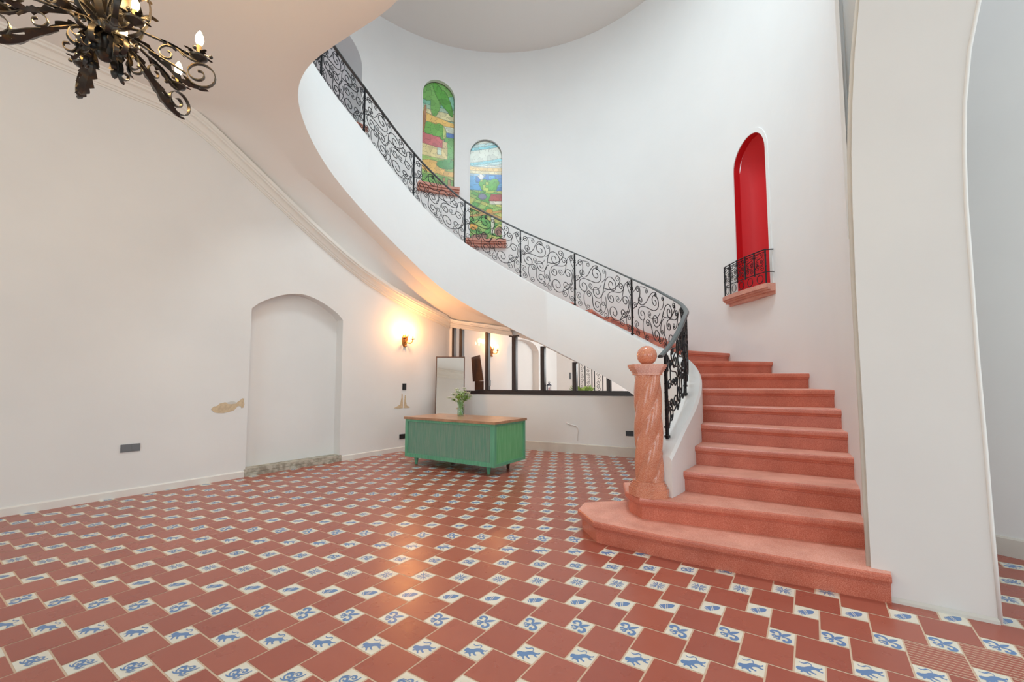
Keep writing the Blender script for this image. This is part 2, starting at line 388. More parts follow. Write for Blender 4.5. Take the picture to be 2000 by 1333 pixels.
# ---------------------------------------------------------------- floor (one tiled surface)
U = 0.25; X0, Y0, YAW, SH = 4.4466, -8.4731, -0.08839, 0.0297
ta = rad(-28.4); tx, ty = math.cos(ta), math.sin(ta)
TA, TB = 0.879, 0.477      # large and small tile pitch, in lattice units
def latw(X, Y):
    X = X + SH * Y; dx, dy = X - X0, Y - Y0; c, s = math.cos(YAW), math.sin(YAW)
    return ((c * dx - s * dy) * U, (s * dx + c * dy) * U)
def wlat(x, y):
    x /= U; y /= U; c, s = math.cos(YAW), math.sin(YAW)
    dx, dy = c * x + s * y, -s * x + c * y; X, Y = dx + X0, dy + Y0
    return X - SH * Y, Y
def tl(cx, cy, a, b): return latw(cx + a * tx - b * ty, cy + a * ty + b * tx)
def stroke(pts, w0, w1=None, n=0):
    """polyline of changing width -> list of quads in 2D"""
    if w1 is None: w1 = w0
    if 3 < len(pts) < 12:
        q_ = []; n_ = len(pts); K_ = (n_ - 1) * 2
        for i in range(K_ + 1):
            f = i / K_ * (n_ - 1); a = min(n_ - 2, int(f)); u = f - a
            p0, p1, p2, p3 = pts[max(a - 1, 0)], pts[a], pts[a + 1], pts[min(a + 2, n_ - 1)]
            q_.append(tuple(0.5 * (2 * p1[k] + (p2[k] - p0[k]) * u + (2 * p0[k] - 5 * p1[k] + 4 * p2[k] - p3[k]) * u * u + (3 * p1[k] - p0[k] - 3 * p2[k] + p3[k]) * u ** 3) for k in (0, 1)))
        pts = q_
    N = len(pts); L = []; R = []
    for i in range(N):
        a = pts[max(i - 1, 0)]; b = pts[min(i + 1, N - 1)]; dx, dy = b[0] - a[0], b[1] - a[1]; l = math.hypot(dx, dy) or 1
        t = i / (N - 1); w = (w0 + (w1 - w0) * t) * (0.6 + 0.8 * math.sin(PI * t)) / 2
        L.append((pts[i][0] - dy / l * w, pts[i][1] + dx / l * w)); R.append((pts[i][0] + dy / l * w, pts[i][1] - dx / l * w))
    return [[L[i], L[i + 1], R[i + 1], R[i]] for i in range(N - 1)]
def spir(cx, cy, r0, r1, a0, turns, n=9):
    return [(cx + (r0 + (r1 - r0) * i / n) * math.cos(a0 + turns * 2 * PI * i / n), cy + (r0 + (r1 - r0) * i / n) * math.sin(a0 + turns * 2 * PI * i / n)) for i in range(n + 1)]
def mirr(qs): return [[(x, -y) for x, y in q][::-1] for q in qs]
FLEUR = [[(-.12, 0), (.12, .15), (.42, .21), (.75, .14), (1.02, 0), (.75, -.12), (.42, -.17), (.12, -.12)]]
_h = stroke([(-.08, .10), (.16, .30), (.24, .56), (.10, .80), (-.18, .86), (-.36, .70), (-.30, .54), (-.18, .58)], .22, .22)
FLEUR += _h + mirr(_h)
_c = stroke([(-.14, .06), (-.36, .12), (-.52, .30), (-.70, .26), (-.68, .12)], .12, .12)
FLEUR += _c + mirr(_c) + stroke([(-.12, 0), (-.45, 0), (-.85, 0)], .1, .12)
LION = [[(-.95, .10), (-.88, .30), (-.70, .40), (-.55, .36), (-.42, .26), (-.20, .20), (.10, .22), (.35, .18), (.48, .10), (.60, -.05), (.80, -.16), (.98, -.12),
         (.96, -.22), (.78, -.28), (.66, -.22), (.56, -.36), (.68, -.50), (.56, -.54), (.42, -.42), (.34, -.22), (.14, -.16), (-.06, -.16), (-.10, -.34), (.02, -.52), (-.12, -.58),
         (-.24, -.38), (-.32, -.20), (-.46, -.30), (-.44, -.52), (-.58, -.56), (-.60, -.28), (-.72, -.14), (-.92, -.20), (-.96, -.10), (-.78, -.02), (-.84, .04)]]
LION += stroke([(.40, .16), (.56, .34), (.46, .52), (.20, .50), (0, .58), (-.06, .74)], .07, .10)
SHIELD = [[(-.82, .30), (-.70, .30), (-.70, -.30), (-.82, -.30)], [(-.62, .46), (-.36, .40), (.02, .44), (-.46, -.44), (-.62, -.46)],
          [(.10, .44), (.22, .44), (-.26, -.44), (-.38, -.44)], [(.30, .44), (.66, .26), (.90, 0), (.66, -.26), (.34, -.44), (-.18, -.44)]]
SNOW = []
for k in range(4):
    a = k * PI / 2; ca, sa = math.cos(a), math.sin(a)
    def rt(p): return (p[0] * ca - p[1] * sa, p[0] * sa + p[1] * ca)
    SNOW += [[rt(p) for p in q] for q in stroke([(.0, 0), (.4, 0), (1.0, 0)], .10)]
    for sg in (1, -1): SNOW += [[rt(p) for p in q] for q in stroke([(.22, 0), (.36, .20 * sg), (.62, .24 * sg), (.72, .40 * sg)], .10)]
SCROLL = stroke(spir(-.30, .16, .42, .08, -2.2, -1.2), .16) + stroke(spir(.38, .22, .30, .06, 3.0, -1.1), .14) + stroke(spir(.05, -.32, .30, .06, 1.2, 1.1), .14)
SCROLL += stroke([(-.95, .05), (-.70, -.20), (-.35, -.28), (0, -.10), (.35, -.20), (.75, -.05), (.98, .16)], .13) + stroke([(-.6, .55), (-.2, .62), (.1, .45)], .1) + stroke([(.5, -.5), (.2, -.72), (-.2, -.62)], .09)
LION = [[(x * 1.06, y * 1.32 + .04) for x, y in q] for q in LION]
FLEUR = [[(x * 1.05, y * 1.12) for x, y in q] for q in FLEUR]
MOTIF = [LION, FLEUR, SHIELD, SNOW, SCROLL]
fb = MB(); tone = []
def quad(ps, z, mi, tn=0.0):
    fb.add([(x, y, z) for x, y in ps], [tuple(range(len(ps)))], mi); tone.append(tn)
quad([(-13, -6), (7, -6), (7, 15), (-13, 15)], 0.0, 0)
g = 0.016
ribs = [(2.0, 2.05), (2.20, 2.02), (2.42, 1.96), (2.08, 1.85), (2.30, 1.82)]
for j in range(-12, 74):
    for i in range(-50, 40):
        cx, cy = i, j; wx, wy = latw(cx, cy)
        if not (-12 < wx < 6.5 and -5.2 < wy < 14.5): continue
        if wy > 10.2 and not (-3 < wx < 5): continue
        h = TB / 2 - g
        quad([tl(cx, cy, a, b) for a, b in ((-h, -h), (h, -h), (h, h), (-h, h))], 0.0012, 1)
        if wy > 0.9 and abs(wx) < wy * 1.25 + 0.3 and wy < 9.6:
            D = h / math.sqrt(2) * 0.98
            for pk, poly in enumerate(MOTIF[j % 5]):
                quad([tl(cx, cy, (x - y) * D * 0.98, (x + y) * D * 0.98) for x, y in poly], 0.0016 + 0.000008 * pk, 2)
        # large tile to the (-) side of this small one
        ox, oy = -(TA + TB) / 2, (TA - TB) / 2; H = TA / 2 - g
        tn = random.uniform(0.08, 0.42)
        quad([tl(cx, cy, ox + a, oy + b) for a, b in ((-H, -H), (H, -H), (H, H), (-H, H))], 0.0012, 3, tn)
        lx, ly = tl(cx, cy, ox, oy)
        if any(math.hypot(lx - a, ly - b) < 0.115 for a, b in ribs):
            for k in range(-4, 5):
                b = k * 0.092; quad([tl(cx, cy, ox + a, oy + bb) for a, bb in ((-H, b), (H, b), (H, b + .016), (-H, b + .016))], 0.0016, 0)
fo = fb.build('floor', ['grout', 'white', 'blue', 'redtile']); struct(fo)
at = fo.data.attributes.new('tile_tone', 'FLOAT', 'FACE'); at.data.foreach_set('value', tone)

# ---------------------------------------------------------------- left wall with blind arch
NX0, NX1 = -0.16, 1.235
def niche_outline():
    c = (NX0 + NX1) / 2; a = (NX1 - NX0) / 2; o = [(NX0, 0.10), (NX1, 0.10), (NX1, 2.22)]
    for i in range(15):
        t = i / 14; x = NX1 - 2 * a * t; u = (x - c) / a
        o.append((x, 2.315 + 0.29 * (1 - abs(u) ** 1.75) - (0.025 if i in (0, 14) else 0)))
    return o + [(NX0, 2.22)]
nich = niche_outline()
outer = [(-9, 0), (SC, 0), (SC, lerp(SC, CORN) + .0)] + [(s, z + .02) for s, z in CORN[::-4] if s < SC - 0.05] + [(-9, 4.74)]
mb = sheet(outer, [nich], lambda s, z: LW(s, z), 0.8, 0.8)
n = len(nich)
ND = 0.17
mb.add([LW(s, z, 0) for s, z in nich] + [LW(s, z, -ND) for s, z in nich], [(i, (i + 1) % n, n + (i + 1) % n, n + i) for i in range(n)] + [tuple(range(n, 2 * n))])
wl = struct(mb.build('wall_left', 'plaster'))
def blob(cxs, czs, sx, sz, seed, n=40, amp=0.35):
    rnd = random.Random(seed); ph = [rnd.uniform(0, 6.28) for _ in range(6)]
    return [(cxs + sx * math.cos(a) * (1 + amp * sum(math.sin((k + 2) * a + ph[k]) / (k + 1.5) for k in range(6)) * 0.5),
             czs + sz * math.sin(a) * (1 + amp * sum(math.sin((k + 2) * a + ph[k]) / (k + 1.5) for k in range(6)) * 0.5)) for a in [2 * PI * i / n for i in range(n)]]
def px_patch(name, poly, off, m, t=0.003):
    b = MB(); n = len(poly)
    b.add([LW(s, z, off) for s, z in poly] + [LW(s, z, off - t) for s, z in poly], [tuple(range(n))] + [(i, (i + 1) % n, n + (i + 1) % n, n + i) for i in range(n)])
    return b.build(name, m, wl)
fish = [(-.595, .93), (-.565, .96), (-.53, .965), (-.50, .995), (-.44, 1.01), (-.40, 1.0), (-.36, .985), (-.30, 1.00), (-.26, 1.03), (-.235, 1.055), (-.21, 1.05), (-.215, 1.01), (-.205, .975), (-.215, .93), (-.24, .925),
        (-.25, .95), (-.285, .955), (-.30, .935), (-.33, .90), (-.38, .885), (-.45, .87), (-.52, .875), (-.555, .885), (-.575, .905)]
px_patch('plaster_patch', fish, 0.004, 'patch')
px_patch('plaster_patch', blob(-.36, 1.0, .05, .02, 3), 0.006, 'patch2')
for k, pl in enumerate(([(2.30, .80), (2.36, .82), (2.44, .86), (2.47, .98), (2.475, 1.06), (2.49, 1.06), (2.50, .95), (2.505, .79), (2.42, .785), (2.36, .79)],
                        [(2.53, .79), (2.535, .92), (2.55, 1.03), (2.565, 1.02), (2.57, .92), (2.60, .83), (2.68, .80), (2.64, .785)])):
    px_patch('plaster_patch', pl, 0.004, 'patch')
# cornice along left wall, then back wall
prof = [(0, -.17), (.012, -.17), (.016, -.155), (.03, -.15), (.034, -.125), (.05, -.118), (.062, -.085), (.085, -.06), (.115, -.052), (.118, -.03), (.135, -.022), (.14, .03), (0, .03)]
fr = []
pts = [Vector(LW(s, z)) for s, z in CORN[::2]]
SCB = 0.11
for i, (s, z) in enumerate(CORN[::2]):
    if s > SC - 0.02: break
    fr.append((LW(s, z), (LN.x, LN.y, 0), (0, 0, 1)))
mit = (LN + BN).normalized(); mit = mit / mit.dot(LN)
fr[-1] = (BW(0, 2.555), (mit.x, mit.y, 0), (0, 0, 1))
cb = MB(); cb.sweep(fr, prof)
fr2 = [(BW(0, 2.555), (mit.x, mit.y, 0), (0, 0, 1))] + [(BW(s, lerp(s, CORB)), (BN.x, BN.y, 0), (0, 0, 1)) for s in (.3, .6, .9, 1.2, 1.5)]
cb.sweep(fr2, [(a, b * 0.8) for a, b in prof])
struct(cb.build('trim_1', 'trim', smooth=True, auto=25))
# threshold stone under the blind arch and baseboards
b = MB()
b.sweep([(LW(NX0 - .02, 0), (LN.x, LN.y, 0), (0, 0, 1)), (LW(NX1 + .03, 0), (LN.x, LN.y, 0), (0, 0, 1))], [(-.16, 0), (.006, 0), (.006, .045), (.0, .05), (.006, .055), (.004, .10), (-.16, .105)])
struct(b.build('trim_2', 'thresh'))
def base(name, segs, m, hgt=0.085):
    b = MB()
    for W, s0, s1, N in segs:
        b.sweep([(W(s0, 0), (N.x, N.y, 0), (0, 0, 1)), (W(s1, 0), (N.x, N.y, 0), (0, 0, 1))], [(0, 0), (.018, 0), (.018, hgt - .012), (.010, hgt), (0, hgt)])
    return struct(b.build(name, m))
base('baseboard_left', [(LW, -9, NX0 - .02, LN), (LW, NX1 + .03, SC, LN)], 'base')
base('baseboard_back', [(BW, 0.0, 4.6, BN)], 'stonebase', 0.17)

# ---------------------------------------------------------------- back wall with glazed strip
W0, W1 = 0.07, 4.0
outer = [(0, 0), (5.0, 0), (5.0, 0.62)] + [(s, z + .03) for s, z in CORB[::-1][1:]]
gl = [(W0, 1.03), (W1, 1.03), (4.0, 1.06), (3.35, 1.37), (2.7, 1.66), (2.0, 2.02), (1.47, 2.18), (0.9, 2.28), (W0, 2.42)]
mb = sheet(outer, [gl], lambda s, z: BW(s, z), 0.8, 0.6)
n = len(gl)
mb.add([BW(s, z, 0) for s, z in gl] + [BW(s, z, -.16) for s, z in gl], [(i, (i + 1) % n, n + (i + 1) % n, n + i) for i in range(n)])
m2 = sheet(outer, [gl], lambda s, z: BW(s, z, -.16), 0.8, 0.6); mb.add(m2.v, m2.f)
struct(mb.build('wall_back', 'plaster'))
we = bpy.data.objects.new('window_1', None); sc.collection.objects.link(we); we.location = BW(0.5, 1.03); we['kind'] = 'structure'
def fbox(b, s0, s1, z0, z1, o0=-.075, o1=.012):
    p = [BW(s, 0, o) for s in (s0, s1) for o in (o0, o1)]
    b.prism([(p[0][0], p[0][1]), (p[2][0], p[2][1]), (p[3][0], p[3][1]), (p[1][0], p[1][1])], z0, z1)
b = MB(); fbox(b, W0, W1, 1.03, 1.095); fbox(b, .62, W1, 1.095, 1.115, -.05, -.02); b.build('window_frame', 'frame', we)
MUL = [(.075, .125), (.255, .325), (.875, .95), (1.475, 1.56), (2.075, 2.155), (2.70, 2.775), (3.32, 3.39)]
for s0, s1 in MUL:
    b = MB(); top = lerp(s1, [(W0, 2.42), (0.9, 2.28), (1.47, 2.18), (2.0, 2.02), (2.7, 1.66), (3.35, 1.37), (4, 1.06)])
    fbox(b, s0, s1, 1.095, top); fbox(b, s0 + .018, s1 - .018, 1.095, top, .012, .02); b.build('mullion', 'frame', we)
b = MB(); fbox(b, 1.42, 1.62, 2.15, 2.175, -.06, .03); b.build('window_latch_plate', 'frame', we)
for s_, z_ in ((.975, 1.25), (2.66, 1.38)):
    b = MB(); fbox(b, s_ - .012, s_ + .012, z_ - .06, z_ + .06, -.03, .03); b.build('window_handle', 'grey', we)
edges = [W0] + [x for m_ in MUL for x in m_] + [W1]
for k in range(0, len(edges), 2):
    s0, s1 = edges[k], edges[k + 1]
    if s1 - s0 < 0.03: continue
    T = lambda s: lerp(s, [(W0, 2.42), (0.9, 2.28), (1.47, 2.18), (2.0, 2.02), (2.7, 1.66), (3.35, 1.37), (4, 1.10)])
    b = MB(); b.add([BW(s0, 1.095, -.04), BW(s1, 1.095, -.04), BW(s1, T(s1), -.04), BW(s0, T(s0), -.04)], [(0, 1, 2, 3)])
    b.build('glass_pane', 'pane', we)

# ---------------------------------------------------------------- room beyond the glass
def LW2(s, z, off=0): return LW(s, z, off)
bx = MB()
arc2 = arch(5.75, 7.22, 0.0, 2.05, 2.38)
m2 = sheet([(SC + .12, 0), (8.2, 0), (8.2, 3.0), (SC + .12, 3.0)], [arc2], lambda s, z: LW(s, z), 0.8, 0.8); bx.add(m2.v, m2.f)
n = len(arc2); bx.add([LW(s, z) for s, z in arc2] + [LW(s, z, -.2) for s, z in arc2], [(i, (i + 1) % n, n + (i + 1) % n, n + i) for i in range(n)] + [tuple(range(n, 2 * n))])
struct(bx.build('wall_beyond_left', 'plaster'))
FV = Vector((math.cos(rad(-28)), math.sin(rad(-28)))); FP = Vector((LC + LV * 8.2))
bx = MB(); bx.add([(FP.x, FP.y, 0), (FP.x + FV.x * 5.5, FP.y + FV.y * 5.5, 0), (FP.x + FV.x * 5.5, FP.y + FV.y * 5.5, 3), (FP.x, FP.y, 3)], [(0, 1, 2, 3)])
q0 = FP + FV * 5.5; q1 = CO + BV * 5.0 - BN * .16
q2 = q0.lerp(q1, .45); bx.add([(q0.x, q0.y, 0), (q2.x, q2.y, 0), (q1.x, q1.y, 0), (q1.x, q1.y, 1.25), (q2.x, q2.y, 1.6), (q0.x, q0.y, 3)], [(0, 1, 2, 3, 4, 5)])
struct(bx.build('wall_beyond_back', 'plaster'))
bx = MB(); pa = Vector(LW(SC + .1, 0)); pb = Vector(LW(8.3, 0)); pc = Vector((q0.x, q0.y, 0)); pd = Vector((q1.x, q1.y, 0)); G = 20
def cz(p):
    r = math.hypot(p.x - CX, p.y - CY); t = math.degrees(math.atan2(p.y - CY, p.x - CX))
    f = min(1, max(0, (r - 3.65) / .3)); return min(3.0, (zb(t) + .22) * (1 - f) + 3.0 * f)
g_ = []
for i in range(G + 1):
    for k in range(G + 1):
        u, v = i / G, k / G; p = (pa * (1 - u) + pd * u) * (1 - v) + (pb * (1 - u) + pc * u) * v; g_.append((p.x, p.y, cz(p)))
bx.add(g_, [(i * (G + 1) + k, i * (G + 1) + k + 1, (i + 1) * (G + 1) + k + 1, (i + 1) * (G + 1) + k) for i in range(G) for k in range(G)])
struct(bx.build('ceiling_beyond', 'ceil'))

# ---------------------------------------------------------------- soffit and ceiling
ROOM = [LC + LV * -9.0, Vector((3.0, -5.6)), Vector((6.2, -2.6)), Vector((4.9, 1.6)), Vector((2.9, 2.9))]
def roomhit(t):
    d = Vector((math.cos(rad(t)), math.sin(rad(t)))); c = Vector((CX, CY)); best = None
    P = [LC + LV * SC] + ROOM
    for a, b in zip(P, P[1:]):
        e = b - a; den = d.x * e.y - d.y * e.x
        if abs(den) < 1e-9: continue
        ac = a - c; r = (ac.x * e.y - ac.y * e.x) / den; q = (ac.x * d.y - ac.y * d.x) / den
        if r > 0 and -1e-6 <= q <= 1 + 1e-6 and (best is None or r < best): best = r
    return best
rows = []
ths = [x for x in np.arange(4, 306.1, 2.0)]
CEILZ = 4.72
for t in ths:
    ri = RI(t); zi = zb(t); wh = wallhit(t) if t < 215 else None
    if wh and wh[0] == 'B': rw = wh[2] + 0.02; zw = max(lerp(wh[1], CORB), 0) if t > 80 else zi + 0.02
    elif wh: rw = wh[2] + 0.02; zw = lerp(wh[1], CORN)
    else: rw = (roomhit(t) or 4.5); zw = CEILZ
    if t > 80 and t < 86: zw = lerp(wh[1], CORB) * (t - 80) / 6 + (zi + .02) * (86 - t) / 6
    if wh is None and t < 205: zw = CEILZ
    k = min(1, max(0, (t - 100) / 40)); lip = min(0.42, (rw - ri) * 0.55)
    zl = (zi - 0.07 * k)
    bl = min(1, max(0, (t - 168) / 50)); bl = bl * bl * (3 - 2 * bl); zl = (zi - 0.07 * k) * (1 - bl) + (CEILZ - 0.05) * bl
    row = []
    for q in range(5):      # rounded lip
        f = q / 4; row.append((ri + lip * f * f * 0.6 + lip * 0.4 * f, zi + (zl - zi) * math.sin(f * PI / 2)))
    R1 = ri + lip
    for q in range(1, 13):
        f = q / 12; e = f * (1 - bl) + (1 - (1 - f) ** 3) * bl
        row.append((R1 + (rw - R1) * f, zl + (zw - zl) * e))
    rows.append([(*pol(t, r), z) for r, z in row])
cb = MB(); K = len(rows[0]); vs = [p for r in rows for p in r]
cb.add(vs, [(i * K + k, i * K + k + 1, (i + 1) * K + k + 1, (i + 1) * K + k) for i in range(len(rows) - 1) for k in range(K - 1)])
struct(cb.build('ceiling', 'ceil', smooth=True, auto=40))

# ---------------------------------------------------------------- stair well wall (drum) and its ceiling
RO = 3.65; ZTOP = 8.8
def ro(t): return lerp(t, [(-52, 3.86), (-46, 3.76), (-40, 3.70), (-33, 3.65)]) if t < 0 else RO
DS = RO * PI / 180      # metres of arc per degree
def WM(s, z): return (*pol(s / DS, ro(s / DS)), z)
def low(t): return 0.0 if t < 26 else max(0, lerp(t, [(26, 0.0), (30, 1.2), (60, 2.0), (100, 2.9), (130, 3.7), (160, 4.5), (200, 4.9), (250, 4.9)]))
w1 = arch(107.05 * DS, 118.3 * DS, 5.50, 7.55, 7.93, 16)
w2 = arch(90.4 * DS, 101.6 * DS, 4.40, 6.36, 6.73, 16)
nr = arch(-1.3 * DS, 10.2 * DS, 2.55, 4.45, 4.83, 16)
hd = arch(139.3 * DS, 164 * DS, 6.30, 7.45, 8.1, 20)
outer = [(-52 * DS, 0), (26 * DS, 0)] + [(t * DS, low(t)) for t in (30, 60, 100, 130, 160, 200, 250)] + [(250 * DS, ZTOP), (-52 * DS, ZTOP)]
mb = sheet(outer, [w1, w2, nr, hd], WM, 0.22, 0.6)
def reveal(mb, ol, depth, mi=0, back=False, fn=None):
    n = len(ol)
    def pt(s, z, d): t = s / DS; return (*pol(t, ro(t) + d), z)
    mb.add([pt(s, z, 0) for s, z in ol] + [pt(s, z, depth) for s, z in ol], [(i, (i + 1) % n, n + (i + 1) % n, n + i) for i in range(n)], mi)
reveal(mb, w1, .10); reveal(mb, w2, .07); reveal(mb, hd, .55)
# front part of the drum above the room, with a tall daylight window opening
ww = [(252 * DS, 5.3), (300 * DS, 5.3), (300 * DS, 8.3), (252 * DS, 8.3)]
m3 = sheet([(249 * DS, 4.7), (308 * DS, 4.7), (308 * DS, ZTOP), (250 * DS, ZTOP)], [ww], WM, 0.22, 0.6); mb.add(m3.v, m3.f)
# upper parapet ring between room ceiling and hall floor on the near side
b0 = len(mb.v)
struct(mb.build('wall_stairwell', 'well', smooth=True, auto=50))
b = sheet([pol(360 * i / 48, 4.0) for i in range(48)], [[(-.5, 3.2), (1.5, 3.2), (1.5, 5.2), (-.5, 5.2)]], lambda x, y: (x, y, ZTOP), 1.0, 1.0); struct(b.build('ceiling_well', 'ceil'))  # square hole added so the overhead fill lamp shines in
b = MB(); reveal(b, nr, .10)
t0, t1 = -1.3, 10.2
NB = 14; vs = []; fs = []
def nb(s, z, f): # concave back
    t = s / DS; return (*pol(t, ro(t) + .10 + .22 * f), z)
def archtop(s): c = 4.45 * DS; a = 5.75 * DS; u = min(1, abs((s - c) / a)); return 4.45 + .38 * math.sqrt(max(0, 1 - u * u))
for i in range(NB + 1):
    u = -1 + 2 * i / NB; s = (4.45 + 5.75 * u) * DS; zt = archtop(s); f = math.sqrt(max(0, 1 - u * u))
    for k in range(9):
        v = k / 8; z = 2.55 + (zt - 2.55) * v; g2 = f * min(1, (1 - v) * 6) ** .5
        vs.append(nb(s, z, g2))
fs = [(i * 9 + k, i * 9 + k + 1, (i + 1) * 9 + k + 1, (i + 1) * 9 + k) for i in range(NB) for k in range(8)]
b.add(vs, fs); struct(b.build('wall_niche_lining', 'red', smooth=True, auto=60))
def ring(ol, off, r, mbx, w=.045, closed=False):
    """flat raised band around an opening"""
    c = (sum(p[0] for p in ol) / len(ol)); pts = ol[1:] + ol[:1]
    P = pts; n = len(P); out = []
    for i in range(n):
        a = P[max(i - 1, 0)]; d = P[min(i + 1, n - 1)]; dx, dy = d[0] - a[0], d[1] - a[1]; l = math.hypot(dx, dy) or 1
        nx, ny = dy / l, -dx / l
        out.append((P[i], (nx, ny)))
    fr = []
    for (s, z), (nx, ny) in out:
        t = s / DS; e = [(0, 0), (0, -r), (w, -r), (w, 0)]
        fr.append([(*pol((s + nx * q) / DS, ro(t) + h), z + ny * q) for q, h in e])
    N = len(fr); vs = [p for f in fr for p in f]
    mbx.add(vs, [(i * 4 + k, i * 4 + (k + 1) % 4, (i + 1) * 4 + (k + 1) % 4, (i + 1) * 4 + k) for i in range(N - 1) for k in range(4)])
b = MB()
for ol in (w1, w2): ring(ol, 0, .008, b, .03)
ring(nr, 0, .012, b, .06); ring(hd, 0, .02, b, .10)
struct(b.build('trim_3', 'well', smooth=True, auto=40))

# hall seen through the upper opening
b = MB(); A = [pol(t, 4.25) for t in (136, 145, 152, 160, 168)]
def vpan(b, p, q, z0, z1, mi): b.add([(*p, z0), (*q, z0), (*q, z1), (*p, z1)], [(0, 1, 2, 3)], mi)
vpan(b, pol(134, 4.3), pol(147, 4.5), 6.0, 8.3, 0); vpan(b, pol(147, 4.5), pol(158, 4.5), 6.0, 8.3, 1); vpan(b, pol(158, 4.5), pol(170, 4.5), 6.0, 8.3, 0)
vpan(b, pol(149, 4.48), pol(156, 4.48), 6.9, 7.9, 2)
struct(b.build('wall_hall', ['hallgrey', 'halldoor', 'well']))
b = MB(); b.add([(*pol(t, r), 6.29) for t in (137, 145, 153, 161, 168) for r in (3.60, 4.5)], [(2 * i, 2 * i + 1, 2 * i + 3, 2 * i + 2) for i in range(4)])
b.add([(*pol(t, 3.62), z) for t in (137, 145, 153, 161, 168) for z in (6.20, 6.31)], [(2 * i, 2 * i + 1, 2 * i + 3, 2 * i + 2) for i in range(4)])
struct(b.build('floor_hall', 'granite_sill'))

# ---------------------------------------------------------------- stained glass
def lead(x, y, rnd_rows, k):
    return False
def hsh(a, b): return (math.sin(a * 127.1 + b * 311.7) * 43758.5453) % 1
def cell(x, y, nx, ny):
    gx, gy = x * nx, y * ny; best = 9; sec = 9; bid = None
    for i in (-1, 0, 1):
        for j in (-1, 0, 1):
            a, c = math.floor(gx) + i, math.floor(gy) + j; px_, py_ = a + hsh(a, c), c + hsh(c, a + 7)
            d = math.hypot(gx - px_, gy - py_)
            if d < best: sec = best; best = d; bid = (a, c)
            elif d < sec: sec = d
    return bid, sec - best
def inell(x, y, cx, cy, a, b, r=0):
    dx, dy = x - cx, y - cy; c, s = math.cos(r), math.sin(r); u, v = dx * c + dy * s, -dx * s + dy * c
    return (u / a) ** 2 + (v / b) ** 2 < 1
AS = 3.3    # height/width, used so that ellipses are drawn in even units
def paint1(x, y):   # y down 0..1
    Y = y * AS
    def E(cx, cy, a, b, r=0): return inell(x, Y, cx, cy * AS, a, b, r)
    if E(.62, .13, .14, .48, -.55) or E(.80, .18, .10, .42, -.35): return (.09, .36, .05)
    if E(.15, .10, .30, .30) or E(.45, .16, .16, .55, .12) or E(.3, .05, .5, .25) or E(.75, .04, .3, .25): return (.16, .42, .10)
    if x < .16 and .24 < y < .5 and abs(x - (.17 - (y - .22) * .5)) < .055: return (.40, .20, .10)
    if y > .50 + .02 * (x) and y < .60 + (x * .02) and x < .72 - (y - .5) * .3 + .1 * (y > .55) and x - .1 * (.62 - y) * 3 > -.1 and y < .64 - x * .06 + .02:
        if x < .60 or y > .53: return (.55, .14, .15) if x < .66 else (.60, .48, .25)
    if .59 < y < .71 and x < .82:
        if .50 < x < .63 and .61 < y < .68: return (.50, .62, .52)
        return (.66, .56, .26)
    if E(.3, .455, .30, .22) or E(.55, .47, .22, .28): return (.14, .40, .07) if hsh(int(x * 9), int(y * 25)) > .3 else (.45, .55, .18)
    if E(.72, .765, .24, .13) or E(.85, .75, .2, .16): return (.06, .30, .06)
    if E(.75, .95, .28, .22): return (.35, .22, .08) if hsh(int(x * 12), int(y * 40)) > .5 else (.15, .32, .06)
    if y > .70:
        if y > .88: return (.16, .38, .08) if hsh(int(x * 4), int(y * 20)) > .35 else (.48, .50, .12)
        return (.70, .42, .10) if E(.35, .80, .40, .20) or E(.85, .845, .4, .08) else (.30, .46, .10)
    if x > .72 and y > .50: return (.14, .40, .10)
    if y > .455 and x > .60: return (.08, .22, .55)
    if .40 < y < .46: return (.62, .68, .55)
    if .33 < y - (x - .5) * .06 < .41: return (.72, .48, .14)
    if .27 < y < .34: return (.62, .60, .34)
    return (.20, .50, .36) if hsh(3, int(y * 26)) > .4 else (.40, .60, .45)
def paint2(x, y):
    Y = y * AS
    def E(cx, cy, a, b, r=0): return inell(x, Y, cx, cy * AS, a, b, r)
    if y < .255 + .01 * math.sin(x * 7):
        k = hsh(int(y * 34 + x * 2.2), 5); return (.20, .55, .62) if k > .55 else ((.45, .66, .66) if k > .25 else (.62, .68, .60))
    if y < .27: return (.70, .72, .62)
    if y < .335: return (.74, .52, .20) if y < .31 else (.66, .60, .36)
    if abs(x - .35) < (y - .325) * 3.2 and y < .375 + .02 * math.sin(x * 22): return (.72, .74, .74)
    if E(.60, .46, .26, .22) or E(.45, .43, .16, .14) or E(.78, .42, .14, .14): return (.12, .42, .06) if hsh(int(x * 10), int(y * 34)) > .3 else (.42, .58, .10)
    if y < .50 and y > .36 - .04 * (x > .5): return (.05, .20, .50) if hsh(int(x * 5), int(y * 26)) > .4 else (.10, .36, .66)
    if y < .36: return (.30, .48, .62)
    if .535 < y < .60 and x > .60 + (.60 - y) * 1.0: return (.42, .09, .08)
    if .58 < y < .635 and x > .62: return (.66, .64, .52)
    if E(.40, .56, .13, .10): return (.20, .22, .30)
    if .76 < y < .92 and abs(x - .72) < .05: return (.68, .70, .55)
    if E(.12, .86, .14, .10) or E(.62, .70, .1, .08): return (.68, .36, .06)
    if E(.25, .96, .2, .08) or E(.42, .95, .12, .1) or E(.9, .9, .12, .14): return (.30, .16, .12)
    if abs(y - (.66 + .12 * x)) < .018 or abs(y - (.76 - .06 * x)) < .012: return (.52, .32, .10)
    k = hsh(int(x * 4 + y * 9), int(y * 30 - x * 3))
    return (.12, .38, .08) if k > .5 else ((.30, .48, .12) if k > .2 else (.52, .54, .14))
